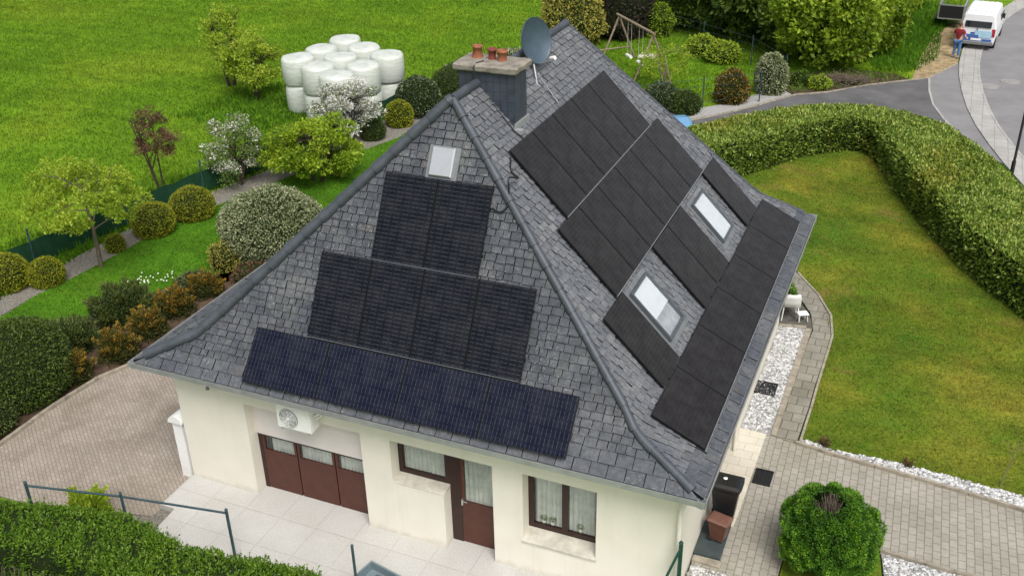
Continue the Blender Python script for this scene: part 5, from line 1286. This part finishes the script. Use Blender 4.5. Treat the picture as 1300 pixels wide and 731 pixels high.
for i, t in enumerate((.36, .66)):
    a = top0.lerp(top1, t)-dx*.22; b = top0.lerp(top1, t)+dx*.22
    MB().tube([a, a-Vector((0, 0, 1.75))], .012, 5).build('swing_rope', 'rope', sw); MB().tube([b, b-Vector((0, 0, 1.75))], .012, 5).build('swing_rope', 'rope', sw)
    c = (a+b)/2-Vector((0, 0, 1.78)); MB().tube([c-dx*.26, c+dx*.26], .09, 8).build('swing_seat', 'white', sw)

# ------------------------------------------------------------------ vehicles
def wheel(parent, x, y, z, r, wd):
    t = MB().lathe([(r*.62, -wd/2), (r*.95, -wd/2), (r, -wd*.3), (r, wd*.3), (r*.95, wd/2), (r*.62, wd/2)], (0, 0, 0), 24, 0, mat=Matrix.Translation((x, y, z)) @ Matrix.Rotation(R(90), 4, 'Y')).build('wheel', 'tyre', parent)
    MB().lathe([(.001, -wd*.42), (r*.6, -wd*.42), (r*.64, -wd*.3), (r*.64, wd*.3), (r*.6, wd*.42), (.001, wd*.42)], (0, 0, 0), 16, 0, mat=Matrix.Translation((x, y, z)) @ Matrix.Rotation(R(90), 4, 'Y')).build('rim', 'alu', t)
van = thing('parked_van', 'white van with blue lettering seen from behind at the top right kerb', 'van', (4.12, 46.8, -.08), R(-6))
def loft(mb, secs, mi=0, smooth=False):
    """secs: list of (y, [(x,z)...]) closed cross-sections"""
    k = len(secs[0][1]); vs = [(x, y, z) for y, pr in secs for x, z in pr]
    fs = [(i*k+j, i*k+(j+1) % k, (i+1)*k+(j+1) % k, (i+1)*k+j) for i in range(len(secs)-1) for j in range(k)]+[tuple(range(k))[::-1], tuple(range((len(secs)-1)*k, len(secs)*k))]
    return mb.add(vs, fs, mi, .5, smooth)
def sec(w0, w1, z0, z1, zt, wt):
    return [(-w0, z0), (w0, z0), (w1, z0+.25), (w1, z1), (wt, zt-.08), (wt-.1, zt), (-wt+.1, zt), (-wt, zt-.08), (-w1, z1), (-w1, z0+.25)]
b = MB()
loft(b, [(-2.2, sec(.80, .84, .32, 1.05, 1.80, .70)), (-2.1, sec(.84, .88, .28, 1.1, 1.90, .74)), (-1.0, sec(.86, .9, .26, 1.1, 1.94, .76)), (.6, sec(.86, .9, .26, 1.1, 1.92, .76)), (1.15, sec(.86, .9, .26, 1.08, 1.62, .72)), (1.5, sec(.86, .9, .26, 1.0, 1.22, .74)), (2.1, sec(.82, .86, .26, .8, 1.0, .68)), (2.25, sec(.74, .78, .32, .6, .8, .6))])
for x in (-.5, -.25, 0, .25, .5): b.box(x-.03, x+.03, -1.95, .5, 1.925, 1.955)
b.build('body', 'vanwhite', van)
mr = Matrix.Translation((0, -2.175, 1.42)) @ Matrix.Rotation(R(-11), 4, 'X')
MB().box(-.64, .64, -.035, -.0, -.27, .27, mat=mr, bev=.01).build('rear_window', 'dglass', van)
m_ = MB(); n = 9
m_.box(-.22, .30, -.05, -.037, .17, .34, mat=mr).build('window_sticker', 'teal', van)
MB().box(-.78, .10, -2.245, -2.205, .60, .78).box(-.60, .75, -2.25, -2.206, .46, .58).box(-.3, .2, -2.24, -2.204, .82, .9).build('lettering_band', 'vanblue', van)
MB().box(-.1, .72, -2.242, -2.204, .66, 1.0).build('graphic', 'vanlight', van)
MB().box(-.84, .84, -2.33, -2.17, .28, .46, bev=.03).build('bumper', 'greypl', van)
MB().box(-.012, .012, -2.235, -2.2, .5, 1.1).box(-.015, .015, -2.262, -2.236, 1.0, 1.15).box(-.86, -.90, -1.9, -.1, 1.02, 1.05).build('door_seam', 'blackp', van)
MB().box(-.26, .26, -2.262, -2.25, .50, .60).build('number_plate', 'white', van)
for sx in (-1, 1):
    x0, x1 = sorted((sx*.70, sx*.86)); MB().box(x0, x1, -2.235, -2.1, .72, 1.12, bev=.01).build('tail_light', 'red', van)
    MB().box(*sorted((sx*.90, sx*.98)), .82, .98, 1.05, 1.3).tube([(sx*.82, .95, 1.1), (sx*.95, .92, 1.12)], .03, 6).build('mirror', 'blackp', van)
    x0, x1 = sorted((sx*.86, sx*.905)); MB().box(x0, x1, -.2, .9, 1.15, 1.5).build('side_window', 'dglass', van)
    for y in (-1.45, 1.35): wheel(van, sx*.80, y, .32, .32, .2)
MB().add([(-.68, 1.02, 1.66), (.68, 1.02, 1.66), (.70, 1.52, 1.27), (-.70, 1.52, 1.27)], [(0, 1, 2, 3)]).build('windscreen', 'dglass', van)
trl = thing('car_trailer', 'silver framed trailer with dark mesh tailgate left of the van', 'trailer', (2.55, 50.2, -.12), R(-4))
m_ = MB()
for x in (-.65, .65):
    m_.box(x-.035, x+.035, -1.2, 1.2, .5, .57); m_.box(x-.035, x+.035, -1.2, 1.2, 1.25, 1.32)
    for y in (-1.2, 0, 1.13): m_.box(x-.035, x+.035, y, y+.07, .57, 1.25)
for y in (-1.24, 1.2):
    m_.box(-.685, .685, y, y+.04, 1.25, 1.32); m_.box(-.685, .685, y, y+.04, .5, .57)
m_.box(-.06, .06, 1.2, 2.3, .45, .52)
m_.build('frame', 'alu', trl)
MB().box(-.61, .61, -1.19, 1.19, .48, .53).box(-.61, .61, -1.225, -1.21, .57, 1.25).build('tailgate', 'grate', trl)
for sx in (-1, 1): wheel(trl, sx*.78, -.1, .30, .28, .16)
car = thing('parked_car', 'light blue car on the driveway mostly hidden behind the roof', 'car', (-7.0, 24.8, -.1), R(28))
b = MB()
def cs(w0, z0, z1, zt, wt): return [(-w0, z0), (w0, z0), (w0+.03, z0+.2), (w0, z1), (wt, zt-.05), (wt-.1, zt), (-wt+.1, zt), (-wt, zt-.05), (-w0, z1), (-w0-.03, z0+.2)]
loft(b, [(-1.9, cs(.70, .35, .6, .8, .6)), (-1.75, cs(.8, .25, .8, 1.0, .68)), (-1.3, cs(.82, .22, .88, 1.38, .58)), (-.2, cs(.83, .22, .88, 1.46, .60)), (.35, cs(.83, .22, .88, 1.38, .60)), (.95, cs(.82, .22, .86, .98, .70)), (1.7, cs(.78, .22, .72, .84, .64)), (1.9, cs(.66, .32, .5, .66, .5))])
b.build('body', 'carblue', car)
MB().add([(-.56, .40, 1.375), (.56, .40, 1.375), (.66, .97, 1.0), (-.66, .97, 1.0)], [(0, 1, 2, 3)]).build('windscreen', 'dglass', car)
MB().add([(-.52, -1.36, 1.34), (.52, -1.36, 1.34), (.62, -1.78, 1.02), (-.62, -1.78, 1.02)], [(3, 2, 1, 0)]).build('rear_window', 'dglass', car)
for sx in (-1, 1):
    MB().add([(sx*.84, -1.2, .93), (sx*.84, .7, .93), (sx*.645, .25, 1.33), (sx*.645, -1.1, 1.33)], [(0, 1, 2, 3)]).build('side_window', 'dglass', car)
    for y in (-1.2, 1.2): wheel(car, sx*.76, y, .29, .29, .18)

# ------------------------------------------------------------------ person
def skinned(name, pts, edges, radii, mat, parent, sub=2):
    me = bpy.data.meshes.new(name); me.from_pydata(pts, edges, []); me.materials.append(M[mat])
    o = bpy.data.objects.new(name, me); COL.objects.link(o); o.parent = parent
    md = o.modifiers.new('skin', 'SKIN'); md.use_smooth_shade = True
    sv = me.skin_vertices[0].data
    for i, r_ in enumerate(radii): sv[i].radius = (r_, r_*.85) if not isinstance(r_, tuple) else r_
    sv[0].use_root = True
    ss = o.modifiers.new('sub', 'SUBSURF'); ss.levels = ss.render_levels = sub
    return o
pe = thing('person', 'person in a dark red shirt and blue jeans standing behind the van', 'person', (3.06, 42.75, -.10), R(-25))
body_pts = [(0, 0, .95), (0, 0, 1.15), (0, -.01, 1.36), (0, .01, 1.50), (0, .02, 1.60),
            (-.18, 0, 1.40), (-.29, .05, 1.14), (-.25, .22, .98), (-.24, .28, .95),
            (.18, 0, 1.40), (.30, .03, 1.14), (.30, .20, 1.02), (.30, .27, 1.0),
            (-.10, 0, .88), (-.13, .03, .48), (-.15, -.02, .08), (-.16, .10, .04),
            (.10, 0, .88), (.11, .0, .48), (.12, -.03, .08), (.13, .09, .04)]
body_e = [(0, 1), (1, 2), (2, 3), (3, 4), (2, 5), (5, 6), (6, 7), (7, 8), (2, 9), (9, 10), (10, 11), (11, 12), (0, 13), (13, 14), (14, 15), (15, 16), (0, 17), (17, 18), (18, 19), (19, 20)]
body_r = [.15, .14, .15, .06, .055, .07, .048, .036, .035, .07, .048, .036, .035, .10, .065, .045, .04, .10, .065, .045, .04]
skinned('body', body_pts, body_e, body_r, 'skin', pe)
hd = MB().blob((0, .02, 1.68), (.080, .098, .115), 0, 20, 14, 0)
hd.blob((0, .118, 1.665), (.014, .018, .020), 0, 8, 6, 0)
for sx in (-1, 1):
    hd.blob((sx*.082, .02, 1.675), (.012, .02, .03), 0, 8, 6, 0); hd.blob((sx*.03, .104, 1.69), (.012, .008, .008), 1, 8, 6, 0)
hd.box(-.022, .022, .105, .115, 1.618, 1.626, 2)
hd.build('head', ['skin', 'blackp', 'brownbinlid'], pe)
MB().blob((0, -.005, 1.715), (.088, .098, .100), 0, 18, 12, .03, 4).build('hair', 'hair', pe)
skinned('shirt', [(0, 0, .90), (0, 0, 1.15), (0, -.01, 1.36), (0, 0, 1.47), (-.19, 0, 1.41), (-.27, .035, 1.22), (.19, 0, 1.41), (.275, .02, 1.22)], [(0, 1), (1, 2), (2, 3), (2, 4), (4, 5), (2, 6), (6, 7)], [.175, .165, .18, .075, .095, .085, .095, .085], 'shirt', pe)
skinned('jeans', [(0, 0, .96), (-.10, 0, .86), (-.13, .03, .48), (-.15, -.02, .12), (.10, 0, .86), (.11, 0, .48), (.12, -.03, .12)], [(0, 1), (1, 2), (2, 3), (0, 4), (4, 5), (5, 6)], [.16, .125, .088, .07, .125, .088, .07], 'jeans', pe)
for x, y in ((-.155, .04), (.125, .03)): MB().blob((x, y, .05), (.05, .14, .055), 0, 12, 8, .02).build('shoe', 'greypl', pe)
for sx, hx, hy, hz in ((-1, -.24, .30, .94), (1, .30, .29, .99)):
    m_ = MB().blob((hx, hy, hz), (.022, .045, .045), 0, 10, 8, 0)
    for k in range(4): m_.tube([(hx, hy+.03+.002*k, hz+.028-.018*k), (hx-.008*sx, hy+.075-.004*abs(k-1), hz+.026-.02*k), (hx-.022*sx, hy+.095-.006*abs(k-1), hz+.012-.02*k)], [.010, .009, .007], 6)
    m_.tube([(hx-.01*sx, hy+.005, hz+.03), (hx-.03*sx, hy+.035, hz+.045), (hx-.035*sx, hy+.06, hz+.04)], [.012, .010, .008], 6)
    m_.build('hand', 'skin', pe)

# pots on the inner sill of the right front window
for i, (x, lb) in enumerate(((-3.22, 'left one of two white flowered pot plants inside the right front window'), (-3.04, 'right one of two white flowered pot plants inside the right front window'), (-2.45, 'single pot plant with white flowers behind the right window half'))):
    p_ = thing('pot_plant', lb, 'pot plant', (x, YI+.075, 1.02), 0, 'pot plants inside the window')
    MB().lathe([(.001, 0), (.035, 0), (.045, .08), (.04, .08), (.001, .07)], (0, 0, 0), 12).build('pot', 'white', p_)
    D_ = sphere_dirs(160); MB().quads(leafquads(D_*np.array([.06, .03, .05])+np.array([0, 0, .13]), D_, .035, .6, .6), 0, rng.uniform(0, 1, 160)).build('foliage', 'lf_var', p_)

shrub('perennial_clump', 'green leafy clump squeezed between right house wall and curved path', (-.62, 13.55, -.04), (.30, .5, .32), 'lf_hedgef', 1800, .07, None, .15)

P = scatter([(-4.2, 34.6), (-3.7, 34.1), (-2.3, 34.95), (-.7, 36.65), (1.2, 38.2), (.4, 38.9), (-2, 39), (-5, 37)], 45)
blades('rough_grass', P, -.11, .22, .03, 'lawnlb', 'rough grass on the bare bank under the big tree by the driveway bend')
br = MB()
for k in range(260):
    a = random.uniform(0, 6.28); x, y = random.gauss(0, .45), random.gauss(0, .3); ln = random.uniform(.3, .8); e = random.uniform(-.1, .35)
    br.tube([(x, y, random.uniform(.02, .35)), (x+ln*math.cos(a), y+ln*math.sin(a), random.uniform(.05, .4)+e*.3)], [.014, .005], 4, tint=random.random())
o = br.build('brush_pile', 'bark', loc=(-1.6, 36.5, -.11)); tag(o, 'heap of dry brushwood under the tree by the driveway bend', 'brushwood')
shrub('fern_clump', 'light green leafy plant on the bank beside the brushwood heap', (-2.7, 35.3), (.5, .5, .35), 'lf_light', 1500, .09, None, .2)
shrub('fern_clump', 'dark low plant at the foot of the big light green tree', (-3.6, 35.6), (.45, .45, .4), 'lf_treed', 1500, .09, None, .2)
